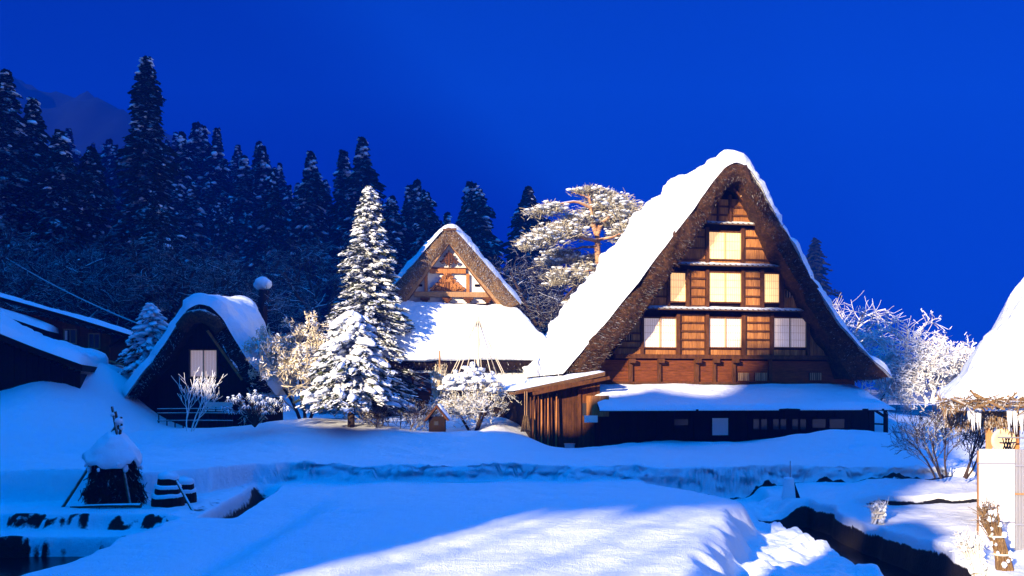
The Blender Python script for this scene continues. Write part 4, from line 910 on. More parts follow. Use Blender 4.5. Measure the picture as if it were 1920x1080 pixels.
# lower walls and pent roof
zb2 = .3; mbw = MB(); q0 = G.w(700, 700, 1.6)[0]; q1 = G.w(1010, 700, 1.6)[0]; n = 50
for k in range(n): mbw.bx(q0 + (q1 - q0) * k / n + .003, q0 + (q1 - q0) * (k + 1) / n - .003, -1.6 + .012 * (k % 2), -1.45, zb2, zlow - .15)
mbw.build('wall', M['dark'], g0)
for x0, x1 in ((736, 812),):
    m2 = MB(); A_ = G.rect(x0, 727, x1, 768, 2.4)
    for k in range(6): h_ = (A_[3] - A_[2]) / 6; m2.bx(A_[0], A_[1], -2.4 + .01 * (k % 2), -2.2, A_[2] + k * h_ + .008, A_[2] + (k + 1) * h_)
    m2.build('board_wall', M['redwood'], g0)
    for x in np.linspace(x0 + 2, x1 - 2, 5): u = G.w(x, 715, 2.4)[0]; z_0 = G.w(x, 727, 2.4)[1]; z_1 = G.w(x, 699, 2.4)[1]; m2 = MB(); m2.bx(u - .04, u + .04, -2.43, -2.36, z_0, z_1); m2.build('post', M['beam'], g0)
    m2 = MB(); m2.bx(A_[0], A_[1], -2.0, -1.9, A_[3], A_[3] + .8); m2.build('window', M['darkglass'], g0)
def pent(x0, x1, yt, yb, o1, o2, seed, nm='pent_roof'):
    a_, z1_ = G.w(x0, yt, o1); b_, _ = G.w(x1, yt, o1); c_, z2_ = G.w(x0, yb, o2); d_, _ = G.w(x1, yb, o2)
    m_ = MB(); q = np.array([(a_, -o1, z1_), (b_, -o1, z1_), (d_, -o2, z2_), (c_, -o2, z2_)]); m_.add(np.vstack([q, q - (0, 0, .08)]), [(0, 3, 2, 1), (4, 5, 6, 7), (3, 7, 6, 2), (0, 4, 7, 3), (1, 2, 6, 5)]); o_ = m_.build(nm, M['dark'], g0)
    U, T = np.meshgrid(np.linspace(0, 1, 60), np.linspace(0, 1, 14), indexing='ij'); lu = (a_ + (b_ - a_) * U) * (1 - T) + (c_ + (d_ - c_) * U) * T
    th = (.16 + .07 * fbm(lu * 1.0, T * 2, seed=seed)) * np.clip(np.minimum(np.minimum(U, 1 - U) * 30, (1 - T) * 7), .1, 1) ** .5
    tp = np.stack([lu, -o1 - T * (o2 + .05 - o1), z1_ + (z2_ - z1_) * T + th], -1); bt_ = tp.copy(); bt_[..., 2] -= th - .01
    m_ = MB(); m_.grid(tp, flip=True); m_.grid(bt_); m_.grid(np.stack([tp[:, -1], bt_[:, -1]], 1), flip=True); m_.grid(np.stack([tp[0], bt_[0]], 1)); m_.grid(np.stack([tp[-1], bt_[-1]], 1), flip=True); m_.build('pent_snow', M['roofsnow'], o_)
pent(730, 812, 690, 699, 1.7, 2.7, 41); pent(812, 992, 692, 732, 1.7, 3.6, 42)

# ------------------------------------------------------------------ little snowed-in hut at the left
K_ = Frame(380, 34.0, 0.0, 'storage_hut'); k0 = K_.root; rngK = np.random.default_rng(9)
tag(k0, 'small dark thatched hut half buried in snow with a white shuttered window', 'hut')
OK = .7
ko = K_.path([(240, 742), (275, 692), (310, 645), (336, 604), (350, 582), (372, 570), (396, 574), (420, 598), (440, 634), (470, 680), (508, 730)], OK)
ki = K_.path([(262, 745), (296, 698), (328, 655), (350, 622), (362, 606), (374, 600), (388, 606), (404, 628), (424, 660), (450, 700), (482, 736)], OK)
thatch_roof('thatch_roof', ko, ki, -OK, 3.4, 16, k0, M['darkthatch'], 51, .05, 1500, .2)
so = resample(ko, 80); snow_cover('roof_snow', np.vstack([so[0] + (so[0] - so[1]) * 1.2, so, so[-1] + (so[-1] - so[-2]) * 2.5]), -OK - .02, 3.5, 24, .46, k0, 53, .40, .09, thf=lambda a, b: np.where(a < .45, .75, 1.15) * (1 + .2 * np.exp(-((a - .47) / .09) ** 2)))
kw = K_.path([(252, 748), (300, 690), (336, 640), (374, 590), (410, 640), (440, 690), (490, 745)], 0); zb3 = K_.w(380, 815)[1]
bb = MB(); poly = [(u, .10, z) for u, z in kw] + [(kw[-1, 0], .10, zb3), (kw[0, 0], .10, zb3)]; bb.add(poly, [tuple(range(len(poly)))[::-1]]); bb.build('gable_wall', M['dark'], k0)
a, b = kw[0, 0], kw[-1, 0]; mbw = MB(); n = 26
for k in range(n):
    u = a + (b - a) * (k + .5) / n; mbw.bx(a + (b - a) * k / n + .003, a + (b - a) * (k + 1) / n - .003, .0 + .015 * rngK.random(), .08, zb3, float(np.interp(u, kw[:, 0], kw[:, 1])) - .05)
mbw.build('gable_planks', M['dark'], k0)
bb = MB(); bb.bx(a - .01, a + .06, .1, 3.2, zb3, kw[0, 1]); bb.build('side_wall', M['dark'], k0); bb = MB(); bb.bx(b - .06, b + .01, .1, 3.2, zb3, kw[-1, 1]); bb.build('side_wall', M['dark'], k0)
# roll of straw under the ridge snow
q = K_.path([(342, 612), (358, 592), (382, 588), (404, 600), (416, 616)], OK); bb = MB(); pp = resample(q, 14)
bb.tube([(u, -OK - .14 + .05 * abs(i - 6.5) / 6.5, z - .08) for i, (u, z) in enumerate(pp)], .26, 10); bb.build('ridge_roll', M['thatch'], k0)
fo = window(357, 657, 407.5, 706, 2, 9, 'glowpaper', 'lattice', K_, 0.02, k0, hb=1)
A_ = K_.rect(385, 754, 436, 771, .3); bb = MB(); n = 11
for k in range(n): x = A_[0] + (A_[1] - A_[0]) * (k + .5) / n; bb.bx(x - .055, x + .055, -.34, -.30, A_[2], A_[3])
bb.build('slat_panel', M['shutter'], k0)
p1 = K_.w(389, 620, .55); p2 = K_.w(454, 712, .55); bb = MB(); bb.tube([(p1[0], -.55, p1[1]), (p2[0], -.55, p2[1])], .055, 7); bb.build('rake_pole', M['wood'], k0)
# bamboo rail fence before the hut
fr = empty('bamboo_fence', tuple(P(365, 795, 32.6))); tag(fr, 'low dark bamboo rail fence along the front of the snowy hut', 'fence'); s_ = 32.6 / F
for i, y in enumerate((-28, -20, -6)): bb = MB(); bb.tube([(-70 * s_, 0, -y * s_), (0, .02, -y * s_ + .01), (72 * s_, 0, -y * s_)], .028, 6); bb.build('rail', M['beamsnow'], fr)
for k in range(10): x = (-68 + k * 15.3) * s_; bb = MB(); bb.tube([(x, .035, -.3), (x, .035, .62)], .022, 6); bb.build('post', M['dark'], fr)

# ------------------------------------------------------------------ long low house and shed up the slope at the left edge
S_ = Frame(60, 37.0, 12.5, 'plank_house'); s0 = S_.root; tag(s0, 'plain brown plank house with a shallow snowy roof at the left edge', 'house'); rngS = np.random.default_rng(12)
rp = S_.path([(-420, 690), (-160, 512), (0, 557), (127, 592), (250, 630)], .8); bb = MB()
def slab(bb, p, v0, v1, th, m=0):
    n = len(p); t = np.array([(u, v, z) for u, z in p for v in (v0, v1)]); b_ = t - (0, 0, th); V = np.vstack([t, b_]); f = []
    for i in range(n - 1): j = 2 * i; f += [(j, j + 2, j + 3, j + 1), (2 * n + j, 2 * n + j + 1, 2 * n + j + 3, 2 * n + j + 2), (j, 2 * n + j, 2 * n + j + 2, j + 2), (j + 1, j + 3, 2 * n + j + 3, 2 * n + j + 1)]
    j = 2 * n - 2; f += [(0, 1, 2 * n + 1, 2 * n), (j, 2 * n + j, 2 * n + j + 1, j + 1)]; bb.add(V, f, m)
slab(bb, rp, -.8, 6, .12); bb.build('roof', M['dark'], s0)
snow_cover('roof_snow', resample(rp + (0, .01), 70), -.86, 6, 16, .15, s0, 91, .10, .05)
wl = S_.path([(-400, 690), (-160, 530), (0, 575), (127, 606), (206, 628)], 0); zl_ = S_.w(200, 700)[1] - 1; a, b = wl[0, 0], wl[-1, 0]; mbw = MB(); n = 70
for k in range(n): u = a + (b - a) * (k + .5) / n; mbw.bx(a + (b - a) * k / n + .003, a + (b - a) * (k + 1) / n - .003, .015 * rngS.random(), .1, zl_, float(np.interp(u, wl[:, 0], wl[:, 1])))
mbw.build('gable_wall', M['redwood'], s0); bb = MB(); bb.bx(b - .12, b, .11, 5.5, zl_, wl[-1, 1] - .05); bb.build('side_wall', M['dark'], s0)
def swin(x0, y0, x1, y1):
    A_ = S_.rect(x0, y0, x1, y1); f = MB(); w = .05
    f.bx(A_[0] - w, A_[0], -.06, .0, A_[2] - w, A_[3] + w); f.bx(A_[1], A_[1] + w, -.06, .0, A_[2] - w, A_[3] + w); f.bx(A_[0], A_[1], -.06, .0, A_[2] - w, A_[2]); f.bx(A_[0], A_[1], -.06, .0, A_[3], A_[3] + w); m_ = (A_[0] + A_[1]) / 2; f.bx(m_ - .025, m_ + .025, -.05, .0, A_[2], A_[3])
    fo = f.build('window', M['palewood'], s0); g = MB(); g.bx(A_[0], A_[1], -.03, -.002, A_[2], A_[3]); g.build('glass', M['darkglass'], fo)
swin(122, 619, 142, 643); swin(168, 627, 186, 652)
A_ = S_.rect(120, 618, 132, 640); bb = MB(); bb.bx(A_[0] + .02, A_[0] + .14, -.045, -.031, A_[2] + .05, A_[3] - .05); bb.build('curtain', M['shutter'], s0)
p1 = S_.w(206, 650, .0); p2 = S_.w(243, 629, .0); bb = MB(); bb.beam((p1[0], -.05, p1[1]), (p2[0], -.05, p2[1]), .08, .08); bb.build('brace', M['dark'], s0)
# snow-topped awning on the left
p = S_.path([(-60, 566), (0, 590), (92, 621)], 1.6); bb = MB(); slab(bb, p, -1.6, .0, .25); o = bb.build('awning', M['dark'], s0); snow_cover('awning_snow', resample(p, 30), -1.64, .0, 10, .22, o, 95, .18, .06)
p = [S_.w(188, 672, 1.0), S_.w(238, 686, 1.0)]; bb = MB(); bb.beam((p[0][0], -1.0, p[0][1]), (p[1][0], -1.0, p[1][1]), .9, .06); o = bb.build('plank_shelf', M['palewood'], None, S_.O, S_.t); tag(o, 'bare plank jutting out below the right corner of the plank house', 'plank')
# dark shed in front
T_ = Frame(40, 31.0, 15.0, 'thatched_shed'); t0 = T_.root; tag(t0, 'black-fronted shed with a thick snowy roof sloping right at the left edge', 'shed')
p = T_.path([(-330, 700), (-150, 560), (0, 626), (70, 654), (154, 684)], .5); bb = MB(); slab(bb, resample(p, 40), -.5, 5, .22); bb.build('roof', M['darkthatch'], t0)
snow_cover('roof_snow', resample(p + (0, .01), 60), -.5, 5, 16, .36, t0, 97, .4, .12, thf=lambda a, b: np.interp(b, [0, .1, 1], [.25, .8, 1]))
wl = T_.path([(-320, 712), (-150, 580), (0, 640), (70, 668), (150, 698)], 0); zl_ = -.2; mbw = MB(); n = 40; a, b = wl[0, 0], wl[-1, 0]
for k in range(n): u = a + (b - a) * (k + .5) / n; mbw.bx(a + (b - a) * k / n + .003, a + (b - a) * (k + 1) / n - .003, .015 * (k % 2), .1, zl_, float(np.interp(u, wl[:, 0], wl[:, 1])))
mbw.build('gable_wall', M['dark'], t0); bb = MB(); bb.bx(b - .1, b, .11, 4.6, zl_, wl[-1, 1] - .05); bb.build('side_wall', M['dark'], t0)

# ------------------------------------------------------------------ snow-buried hut at the right edge
R_F = Frame(1757, 15.3, -27.0, 'snowy_hut'); rt = R_F.root; tag(rt, 'hut at the right edge under a huge white mound of snow with icicles', 'hut'); rngR = np.random.default_rng(14)
ez = R_F.w(1790, 772, 0)[1]; HW = 5.2; HD = 3.6
def pyr(nl, lift, jit, seed, zlo, zhi, shrink=.18, npz=160, bulge=1.0, inset=0.0):
    rows = []; an = np.linspace(0, 2 * pi, npz, endpoint=False); ex = .38
    cxn = np.sign(np.cos(an)) * np.abs(np.cos(an)) ** ex; cyn = np.sign(np.sin(an)) * np.abs(np.sin(an)) ** ex
    for k in range(nl):
        t = k / (nl - 1); s = 1 - (1 - shrink) * t
        x = HW + cxn * ((HW - inset) * (1 - (1 - .42) * t) + lift); y = HD + cyn * ((HD - inset) * s + lift)
        z = zlo + (zhi - zlo) * t ** bulge + lift * .6; nz = jit * fbm(x * .9, y * .9, np.full(npz, z * .9), seed, 4)
        rows.append(np.stack([x + nz * np.cos(an), y + nz * np.sin(an), np.full(npz, z) + nz], 1))
    return np.array(rows)
zhi = ez + 4.0
th = pyr(14, 0, .05, 61, ez, zhi - .2, .10, inset=.05); low_ = pyr(2, 0, 0, 61, ez - .27, ez, inset=.18)[:1]; und = pyr(2, 0, 0, 62, ez - .2, ez, inset=.55)[:1]; und2 = pyr(2, 0, 0, 62, ez + .3, ez, inset=1.5)[:1]
C_ = np.concatenate([und2, und, low_, th]); C_ = np.concatenate([C_, C_[:, :1]], 1); bb = MB(); bb.grid(C_)
n = 4200; i = rngR.integers(0, 160, n); w = rngR.random((n, 1)); c = th[0][i] * (1 - w) + low_[0][i] * w + (rngR.random((n, 3)) - .5) * .1; t = np.stack([(rngR.random(n) - .5) * .12, -.05 - .08 * rngR.random(n), -.10 - .06 * rngR.random(n)], 1) * .8; bb.quads(c, t, np.cross(t, rngR.normal(size=(n, 3))) * .09); bb.build('thatch_roof', M['straw'], rt)
top = pyr(34, .14, .13, 63, ez + .14, zhi + .2, .08, 200, inset=.16); top[..., 2] += .30 * np.exp(-((top[..., 2] - ez - 2.3) / .35) ** 2) * np.exp(-((top[..., 0] - 2.2) / .8) ** 2)
cap = np.repeat(top[-1].mean(0)[None] + (0, 0, .2), 200, 0)[None]; rim = pyr(2, 0, 0, 63, ez + .01, 0, npz=200, inset=.02)[:1]; rim_m = (rim * .5 + top[:1] * .5); rim_m[..., 2] -= .03
T_a = np.concatenate([rim, rim_m, top, cap]); T_a = np.concatenate([T_a, T_a[:, :1]], 1); bb = MB(); bb.grid(T_a); bb.build('roof_snow', M['roofsnow'], rt)
for cx, m_, wd in ((1800, 150, .30), (1868, 170, .55), (1912, 80, .25)):   # straw poking through the snow above the eave
    u, z = R_F.w(cx, 756, .12); c = np.array((u, -.10, z)) + (rngR.random((m_, 3)) - .5) * (wd * 2, .2, .13); t = rngR.normal(size=(m_, 3)) * (.10, .06, .06); bb = MB(); bb.quads(c, t, np.cross(t, rngR.normal(size=(m_, 3))) * .1); bb.build('straw_tuft', M['straw'], rt)
sp = []
for k in range(30):
    px = (1812 + rngR.random() * 26) if k < 13 else ((1882 if k < 20 else 1898) + rngR.random() * 22); u, z = R_F.w(px, 779, .05); sp.append((u, -.05 + .12 * rngR.random(), z + .03, .10 + .26 * rngR.random()))
icicles(sp, rt, rngR, .028)
for x0, x1, m_ in ((1848, 1861, 'post'), (1899, 1912, 'wood'), (2010, 2030, 'post')):
    p0 = R_F.w(x0, 800, -.6)[0]; p1 = R_F.w(x1, 800, -.6)[0]; bb = MB(); bb.bx(p0, p1, .6, .73, -.3, ez + .1); bb.build('post', M[m_], rt)
bb = MB(); bb.bx(2.2, 2 * HW - .8, 2.2, 2.3, -.3, ez + .2); bb.build('back_wall', M['wood'], rt)
# things under its eave
dk = MB(); c = P(1882, 826, 15.2); th_ = np.linspace(0, 2 * pi, 28, endpoint=False); ring = lambda r, y: np.stack([r * np.cos(th_), np.full(28, y), r * np.sin(th_)], 1)
dk.grid(np.concatenate([g_[:, :] for g_ in [np.array([ring(.001, .03), ring(.14, .0), ring(.20, -.02), ring(.215, .01), ring(.20, .05), ring(.001, .06)])]]).transpose(1, 0, 2), closeu=True); o = dk.build('round_lamp_shade', M['cream'], None, (c.x, c.y, c.z)); tag(o, 'cream round disc hanging under the straw eave of the right hut', 'disc')
ah = empty('clothes_rack', tuple(P(1896, 836, 14.9))); tag(ah, 'small dark metal drying rack with crossed bars behind the white panel', 'rack'); s_ = 14.9 / F
bb = MB(); bb.tube([(-25 * s_, 0, 16 * s_), (26 * s_, 0, 15 * s_)], .014, 6); bb.build('bar', M['metal'], ah)
for k in range(3):
    for sg in (-1, 1): bb = MB(); bb.tube([((-12 + k * 5 - sg * 4) * s_, 0, 14 * s_), ((-12 + k * 5 + sg * 4) * s_, .02, -12 * s_)], .010, 5); bb.build('cross_bar', M['black'], ah)
# panel fence of white sheet and ribbed clear sheet on battens
pf = empty('panel_fence', tuple(P(1836, 1000, 14.3))); tag(pf, 'tall fence of white sheet and ribbed clear panels below the right hut', 'fence'); s_ = 14.3 / F; hz_ = 158 * s_; pf.rotation_euler = (0, 0, R(-6))
bb = MB(); bb.bx(0, 62 * s_, -.012, .012, -.35, hz_); bb.build('white_panel', M['sheet'], pf); bb = MB(); bb.bx(62.5 * s_, 190 * s_, -.008, .016, -.35, hz_); bb.build('clear_panel', M['clear'], pf)
for (y, m_, a_, b_) in ((132, 'metal', -3, 62), (22, 'metal', 0, 62), (128, 'metal', 62.4, 190), (75, 'post', 62.4, 190), (18, 'metal', 62.4, 190)): bb = MB(); bb.bx(a_ * s_, b_ * s_, -.03, -.0125, (y - 1.5) * s_, (y + 1.5) * s_); bb.build('batten', M[m_], pf)
for x in (1, 61, 125): bb = MB(); bb.bx((x - 2) * s_, (x + 2) * s_, .017, .07, -.4, hz_ - .03); bb.build('post', M['post'], pf)
# ------------------------------------------------------------------ garden things
rngF = np.random.default_rng(15)
# straw stack on a tripod
D = 19.0; gzs = gz((215 - 960) / F * D, D); b = P(215, 942, D); st = empty('straw_stack', (b.x, D, gzs)); tag(st, 'dark straw stack on a wooden tripod under a cap of snow', 'straw stack'); s_ = D / F
def rp_(px, py, dy=0): return np.array(((px - 215) * s_, dy, (942 - py) * s_))
bb = MB(); n = 26; nz = 22; G_ = []
for k in range(nz):
    t = k / (nz - 1); w = np.interp(t, [0, .1, .6, .85, 1], [.50, .52, .44, .40, .12]); th = np.linspace(0, 2 * pi, n, endpoint=False); r = w * (1 + .22 * fbm(np.cos(th) * 2.2, np.sin(th) * 2.2, np.full(n, t * 5), 71, 4))
    G_.append(np.stack([r * np.cos(th), r * np.sin(th) * .8, np.full(n, .02 + 1.12 * t)], 1))
G_ = np.array(G_); G_ = np.concatenate([G_, G_[:, :1]], 1); bb.grid(G_)
m_ = 2600; i = rngF.integers(0, nz - 1, m_); j = rngF.integers(0, n, m_); c = G_[i, j] * (1.0, 1.0, 1) ; t = np.stack([c[:, 0] * .25, c[:, 1] * .25, -.3 - .2 * rngF.random(m_)], 1) + rngF.normal(size=(m_, 3)) * .16; t *= (.10 + .22 * rngF.random((m_, 1))); bb.quads(c * (1.03, 1.03, 1), t, np.cross(t, rngF.normal(size=(m_, 3))) * .07); bb.build('straw', M['darkthatch'], st)
rows = []; th = np.linspace(0, 2 * pi, 40, endpoint=False)
for k in range(16):
    t = k / 15; r = .05 + .56 * t ** .85; rag = .28 * np.maximum(0, fbm(np.cos(th) * 2.6, np.sin(th) * 2.6, seed=88, o=4)) * t ** 3
    nz = 1 + .10 * fbm(np.cos(th) * 2 + t * 3, np.sin(th) * 2, np.full(40, t * 4), 89, 4)
    rows.append(np.stack([r * np.cos(th) * nz, r * np.sin(th) * .85 * nz, 1.60 - .30 * t - .42 * t ** 2.2 + rag + .03 * vnoise(th * 3, th * 0 + t * 6, seed=90)], 1))
rows.append(rows[-1] * (.9, .9, 1) - (0, 0, .05)); rows = np.array(rows); rows = np.concatenate([rows, rows[:, :1]], 1); bb = MB(); bb.grid(rows)
C = [(.56 * cos(a) * (.8 + .25 * rngF.random()), .5 * sin(a) * (.8 + .25 * rngF.random()), .92 - .14 * rngF.random()) for a in rngF.random(22) * 6.28]; q = .025 + .035 * rngF.random(22); bb.lumps(C, np.stack([q, q, q * 1.3], 1), 0, rngF, rough=.3); bb.build('snow', M['snow'], st)
for i, (p, q, r) in enumerate(((rp_(138, 943, -.5), rp_(222, 786), .035), (rp_(262, 942, -.45), rp_(212, 768), .033), (rp_(225, 930, .6), rp_(218, 775), .033), (rp_(228, 812, -.1), rp_(232, 790, -.1), .03))):
    bb = MB(); d = q - p; bb.tube([p - d * .03, p + d * .5, q + d * .06], [r, r * .9, r * .8], 7); bb.build('pole', M['beamsnow'], st)
bb = MB(); bb.lumps([rp_(213, 772), rp_(222, 785), rp_(232, 797, -.1)], [.06, .085, .05], 0, rngF); bb.build('snow_knob', M['snow'], st)
b = P(200, 946, 18.4); bb = MB(); bb.tube([(-.75, 0, .03), (0, .02, .05), (.72, -.02, .06)], [.035, .04, .05], 7); o = bb.build('fallen_log', M['beamsnow'], None, (b.x, 18.4, gz(b.x, 18.4) + .01)); tag(o, 'thin log lying in the snow at the foot of the straw stack', 'log')
# barrels
def barrel(px, py, D, r, h, lab, tiers):
    b = P(px, py, D); z0 = gz(b.x, D); root = empty('wooden_tub', (b.x, D, z0)); tag(root, lab, 'tub')
    z = 0; R_ = r
    for k in range(tiers):
        hh = h / tiers; bb = MB(); bb.tube([(0, 0, z - (.1 if k == 0 else 0)), (0, 0, z + hh * .5), (0, 0, z + hh * .96)], [R_ * 1.04, R_ * 1.02, R_ * .97], 20, sm=False); bb.build('tub_tier', M['dark'], root)
        R2 = R_ * .80; n = 22; th = np.linspace(0, 2 * pi, n, endpoint=False); rows = []
        for (rr, dz) in ((R_ * .99, -.012), (R_ * 1.01, .03), (R_ * .93, .075), (R_ * .6, .115 if k == tiers - 1 else .06), (.001, .15 if k == tiers - 1 else .06)): rows.append(np.stack([rr * np.cos(th) * (1 + .08 * vnoise(np.cos(th) * 2, np.sin(th) * 2, seed=k)), rr * np.sin(th), np.full(n, z + hh * .96 + dz) + .02 * vnoise(np.cos(th) * 2 + k, np.sin(th) * 2, seed=k + 3)], 1))
        rows = np.array(rows); rows = np.concatenate([rows, rows[:, :1]], 1); bb = MB(); bb.grid(rows); bb.build('snow', M['snow'], root); z += hh; R_ = R2
    return root
barrel(315, 942, 18.9, .33, .58, 'three-tiered dark wooden tub layered with snow beside the straw stack', 3)
barrel(345, 934, 19.5, .26, .42, 'lower dark tub behind the three-tiered one', 2)
p = P(331, 895, 18.6); q = P(362, 945, 18.3); z = gz(q.x, 18.3); bb = MB(); bb.tube([(p.x, 18.6, z + .58), (q.x, 18.3, z - .02)], .03, 7); o = bb.build('leaning_stick', M['beamsnow']); tag(o, 'snowy stick leaning against the wooden tubs', 'stick')
# pyramid marker with a rod
D = 21.9; b = P(1480, 933, D); z = gz(b.x, D); mk = empty('stone_marker', (b.x, D, z)); tag(mk, 'small tapered post with snow-covered front and dark side below the farmhouse', 'marker')
bb = MB(); bb.add([(-.16, -.10, -.15), (.30, -.10, -.15), (.30, .14, -.15), (-.16, .14, -.15), (-.06, -.02, .44), (.10, -.02, .44), (.10, .07, .44), (-.06, .07, .44)], [(0, 1, 5, 4), (1, 2, 6, 5), (2, 3, 7, 6), (3, 0, 4, 7), (4, 5, 6, 7)]); bb.build('post', M['dark'], mk)
bb = MB(); U, T = np.meshgrid(np.linspace(0, 1, 10), np.linspace(0, 1, 10), indexing='ij'); x = (-.23 + .36 * U) * (1 - T) + (-.12 + .22 * U) * T; y = -.15 + .11 * T - .04 * np.sin(U * pi); f_ = np.stack([x, y, -.15 + .63 * T], -1); b_ = np.stack([x, y * 0 - .095 + .08 * T, -.15 + .60 * T], -1)
bb.grid(f_); bb.grid(b_, flip=True); bb.grid(np.stack([f_[-1], b_[-1]], 1), flip=True); bb.grid(np.stack([f_[0], f_[0] * (1, 0, 1) + (.04, .12, 0)], 1)); bb.lumps([(-.01, .01, .46)], [(.12, .09, .06)], 0, rngF, ICO2, .06); bb.build('snow', M['snow'], mk)
bb = MB(); bb.tube([(.03, .02, .4), (.03, .02, .92)], .012, 6); bb.build('rod', M['metal'], mk)
# frosted seed heads bound in the snow
def bundle(name, px, py, D, h, w, seed, lab, lean, mat='straw', n=46, bands=(.45,), cat='bundle', bushy=.6, snow=40):
    rng = np.random.default_rng(seed); b = P(px, py, D); root = empty(name, (b.x, D, gz(b.x, D) - .03)); tag(root, lab, cat); bb = MB()
    for k in range(n):
        a = rng.random() * 6.28; r = w * rng.random() ** .5; t = np.linspace(0, 1, 6); fl = np.interp(t, [0, .3, .55, 1], [1, .75, .72, 1 + bushy * rng.random()]); tw = a + t * 1.2
        p = np.stack([r * np.cos(tw) * fl + lean * h * t ** 1.4, r * np.sin(tw) * fl * .8, h * t * (.75 + .3 * rng.random())], 1); bb.tube(p, np.linspace(.016, .006, 6), 4, cap=False)
        for _ in range(3): q = p[4] + (p[5] - p[4]) * rng.random(); e = q + rng.normal(size=3) * (.07, .05, .05) + (0, 0, .05); bb.tube([q, (q + e) / 2 + .01, e], [.008, .006, .004], 3, cap=False)
    bb.build('stalks', M[mat], root)
    for t in bands:
        th = np.linspace(0, 6.283, 16); bb = MB(); bb.tube([(w * .86 * cos(x) + lean * h * t ** 1.4, w * .72 * sin(x), h * t * .9) for x in th], .016, 5, cap=False); bb.build('tie', M['rope'], root)
    if snow:
        t = rng.random(snow); a = rng.random(snow) * 6.28; c = np.stack([w * .9 * np.cos(a) + lean * h * t ** 1.4, -np.abs(w * .8 * np.sin(a)), h * t * .92], 1); bb = MB(); q = .014 + .024 * rng.random(snow); bb.lumps(c, np.stack([q, q, q * 1.2], 1), 0, rng, rough=.35); bb.build('snow', M['snow'], root)
    return root
bundle('twig_bundle', 1842, 1022, 13.2, .78, .15, 81, 'left and shorter of two snowy twig bundles by the white panel', -.30, 'frosttwig', 60, (.3,), snow=24)
bundle('twig_bundle', 1884, 1036, 12.9, .98, .13, 82, 'taller tied straw bundle leaning left in front of the white panel', -.26, 'straw', 70, (.3, .6), snow=22)
o = bundle('wire_plant', 1646, 955, 17.6, .46, .14, 83, 'small frosted plant tied into a tuft standing alone on the snow bank', .03, 'frosttwig', 26, (.35, .6), 'plant', 1.3, 20)
# snow heaps under the plant
# straw-wrapped shrub with a stake
D = 33.5; w_ = bundle('straw_wrapped_shrub', 818, 782, D, 2.5, .26, 84, 'tall shrub wrapped in pale straw with a stake beside the roped shrub', .03, 'goldleaf', 90, (.25, .5, .75), 'shrub', .9, 70)
bb = MB(); bb.tube([(.12, 0, -.3), (.13, 0, 3.1)], .035, 7); bb.build('stake', M['palewood'], w_)
# roped shrub under a snow tent of ropes
D = 33.0; b = P(888, 803, D); tp = P(896, 592, D); ty = bare_tree('garden_tree', 85, 3, 1.5, .055, 3, ('bark', 'frosttwig'), tuple(b), nch=4, spread=.85, up=.06, minr=.010, lean=.5, tuft=1, tuftmat='needlefrost', tuft_s=.12, shrink=.6); tag(ty, 'small frosted garden tree under the cone of ropes', 'tree')
rng = rngF; n = 90; sn = MB(); th = rng.random(n) * 6.28; r = 1.2 * rng.random(n) ** .6; c = np.stack([r * np.cos(th) - .1, r * np.sin(th) * .8, 2.25 - .75 * (r / 1.2) ** 1.5 + .1 * rng.normal(size=n)], 1); sn.lumps(c, np.stack([.08 + .1 * rng.random(n), .08 + .1 * rng.random(n), .05 + .06 * rng.random(n)], 1), 0, rng, rough=.3); sn.build('snow', M['snow'], ty)
rt_ = empty('rope_tent', (tp.x, D + .1, b.z - .2)); tag(rt_, 'pale pole with straw ropes fanned out in a cone over a garden tree', 'rope tent'); hz2 = tp.z - b.z + .2
bb = MB(); bb.tube([(0, 0, 0), (0, 0, hz2)], [.065, .045], 8); bb.build('pole', M['rope'], rt_); bb = MB(); bb.lumps([(0, 0, hz2 + .02)], [.07], 0, rng); bb.build('knob', M['snow'], rt_)
for k in range(10): a = k * .628 + .2; bb = MB(); e = np.array((1.0 * cos(a), .8 * sin(a), 2.25)); bb.tube([(0, 0, hz2 - .05), np.array((0, 0, hz2 - .05)) * .5 + e * .5 + (0, 0, -.04), e], .016, 4, cap=False); bb.build('rope', M['rope'], rt_)
# tiny roofed lantern house
b = P(820, 797, 31.2); lh = empty('lantern_house', tuple(b)); tag(lh, 'tiny dark gabled garden shelter poking out of the snow', 'shelter')
bb = MB(); bb.bx(-.28, .28, -.2, .3, -.3, .30); bb.build('box', M['dark'], lh)
bb = MB(); bb.add([(-.45, -.34, .16), (0, -.34, .72), (.45, -.34, .16), (-.45, .4, .16), (0, .4, .72), (.45, .4, .16), (-.36, -.34, .16), (0, -.34, .62), (.36, -.34, .16), (-.36, .4, .16), (0, .4, .62), (.36, .4, .16)], [(0, 1, 4, 3), (1, 2, 5, 4), (7, 6, 9, 10), (8, 7, 10, 11), (0, 6, 7, 1), (1, 7, 8, 2), (3, 4, 10, 9), (4, 5, 11, 10)]); bb.build('roof', M['beam'], lh)
snow_cover('roof_snow', resample(np.array([(0, .74), (.47, .15)]), 20), -.3, .42, 10, .05, lh, 5, .08, .02)
bb = MB(); bb.bx(-.10, .06, -.22, -.201, .0, .14); bb.build('window', M['darkglass'], lh)
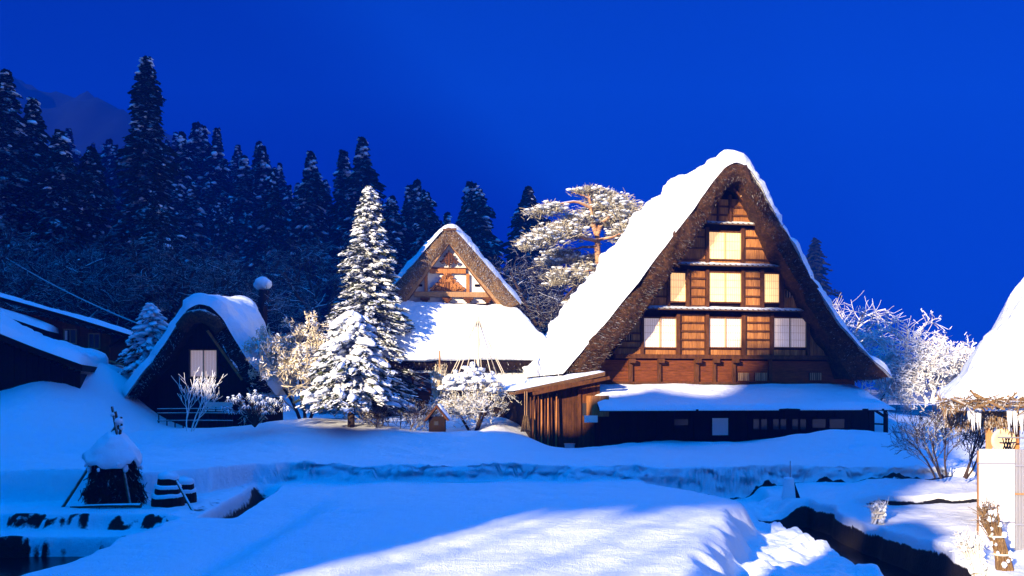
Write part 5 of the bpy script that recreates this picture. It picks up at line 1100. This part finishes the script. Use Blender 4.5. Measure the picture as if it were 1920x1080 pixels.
# snow-capped tied bundle in front of the dark wood
b = P(492, 610, 46); sc_ = empty('capped_bundle', tuple(b)); tag(sc_, 'tied bundle wearing a round cap of snow between the hut and the golden tree', 'bundle'); s_ = 46 / F
bb = MB(); bb.tube([(0, 0, -1.5), (0, 0, 30 * s_), (.1, 0, 66 * s_)], [.22, .26, .28], 10); bb.build('bundle', M['dark'], sc_)
bb = MB(); bb.lumps([(0, 0, 80 * s_), (.2, -.1, 77 * s_), (-.16, .1, 76 * s_)], [(.38, .36, .32), (.32, .30, .27), (.32, .30, .26)], 0, rngF, ICO2, .05); bb.build('snow', M['snow'], sc_)
bb = MB()
for k in range(16): a = rngF.random() * 6.28; grow(bb, (0, 0, (20 + 30 * rngF.random()) * s_), (cos(a), sin(a), .35), 1.0, .03, 1, rngF, 3, .6, .1, minr=.012)
bb.build('branches', M['twig'], sc_)
# overhead cable
p0 = P(-10, 470, 47); p1 = P(288, 618, 38); pts = [p0.lerp(p1, t) - Vector((0, 0, 1.0 * (t * (1 - t)))) for t in np.linspace(0, 1, 20)]; bb = MB(); bb.tube(pts, .03, 6); tag(bb.build('overhead_cable', M['cable']), 'frosted cable sloping down to the ridge of the snowy hut', 'cable')

# ------------------------------------------------------------------ behind the photographer: unseen hill and trees, added and shaped to block the low sun
def back_z(X, Y):
    hgt = np.interp(X, [-200, -100, -68, -60, -53, -48, -44.5, -38.6, -37.0, -29.5, -26, -24.2, -23, -20.6, -19.8, -19.2, -14], [160, 98, 58, 54, 50, 38, 22, 22.2, 16.1, 15.9, 16.2, 16.2, 17.9, 17.7, 11, 3, 0])
    prof = np.interp(Y, [-25, -18, -12.5, -10, -8, -3], [.05, .3, 1, 1, .9, 0])
    return hgt * prof + .35 * fbm(X * .5, Y * .5, seed=95) * sst(0, 4, hgt) - .4
bx_ = axis((-260, -60, 5), (-60, -12, .6), (-12, 0, 3)); by_ = axis((-25, -2, .5)); BX, BY = np.meshgrid(bx_, by_, indexing='ij'); mb = MB(); mb.grid(np.stack([BX, BY, back_z(BX, BY)], -1)); tag(mb.build('unseen_shade_hill', M['ground']), kind='structure')  # out of view; its profile is shaped to hold sun off ground and hut
for i, (x, h, r, bs) in enumerate(((-19.3, 18, 1.6, .55), (-16.9, 27.5, 3.1, .37), (-15.7, 17.5, 1.7, .57), (-13.7, 17.0, 1.9, .60), (-12.4, 16.5, 1.5, .60))):
    H_ = h + 10.3; o = conifer('cedar_tree', H_, r, 330, 600 + i, base=(bs * h + 10.3) / H_, K=6, nq=9, leaf=.8, droop=.15, rise=.1, power=.45, needle='needledark', loc=(x - 19.5, -40, 0), lumpy=.3, wleaf=.4, trunk_r=.16); tag(o, 'unseen bare-stemmed cedar added behind the photographer to shade the scene', 'tree', 'unseen shade cedars behind the photographer')  # unseen cedars, placed and sized to shade house and field
o = conifer('fir_tree', 9.0, 1.35, 420, 610, base=.12, K=6, nq=9, leaf=.75, droop=.2, rise=.05, power=.28, needle='needledark', loc=(-10.0, -10, 0), lumpy=.12, wleaf=.5, trunk_r=.12); tag(o, 'unseen columnar fir added behind the photographer to shade the trampled path', 'tree')  # added out of view to block sun from the path

# ------------------------------------------------------------------ cold blue air
hz = MB(); hz.bx(-420, 420, -48, 720, -8, 250); hm = bpy.data.materials.new('haze_air'); hm.use_nodes = True; ht = hm.node_tree; ht.nodes.clear()
pv = ht.nodes.new("ShaderNodeVolumePrincipled"); ho = ht.nodes.new("ShaderNodeOutputMaterial"); ht.links.new(pv.outputs[0], ho.inputs['Volume'])
pv.inputs['Color'].default_value = (.003, .125, .95, 1); pv.inputs['Density'].default_value = .0017
tag(hz.build('haze', hm), kind='stuff')
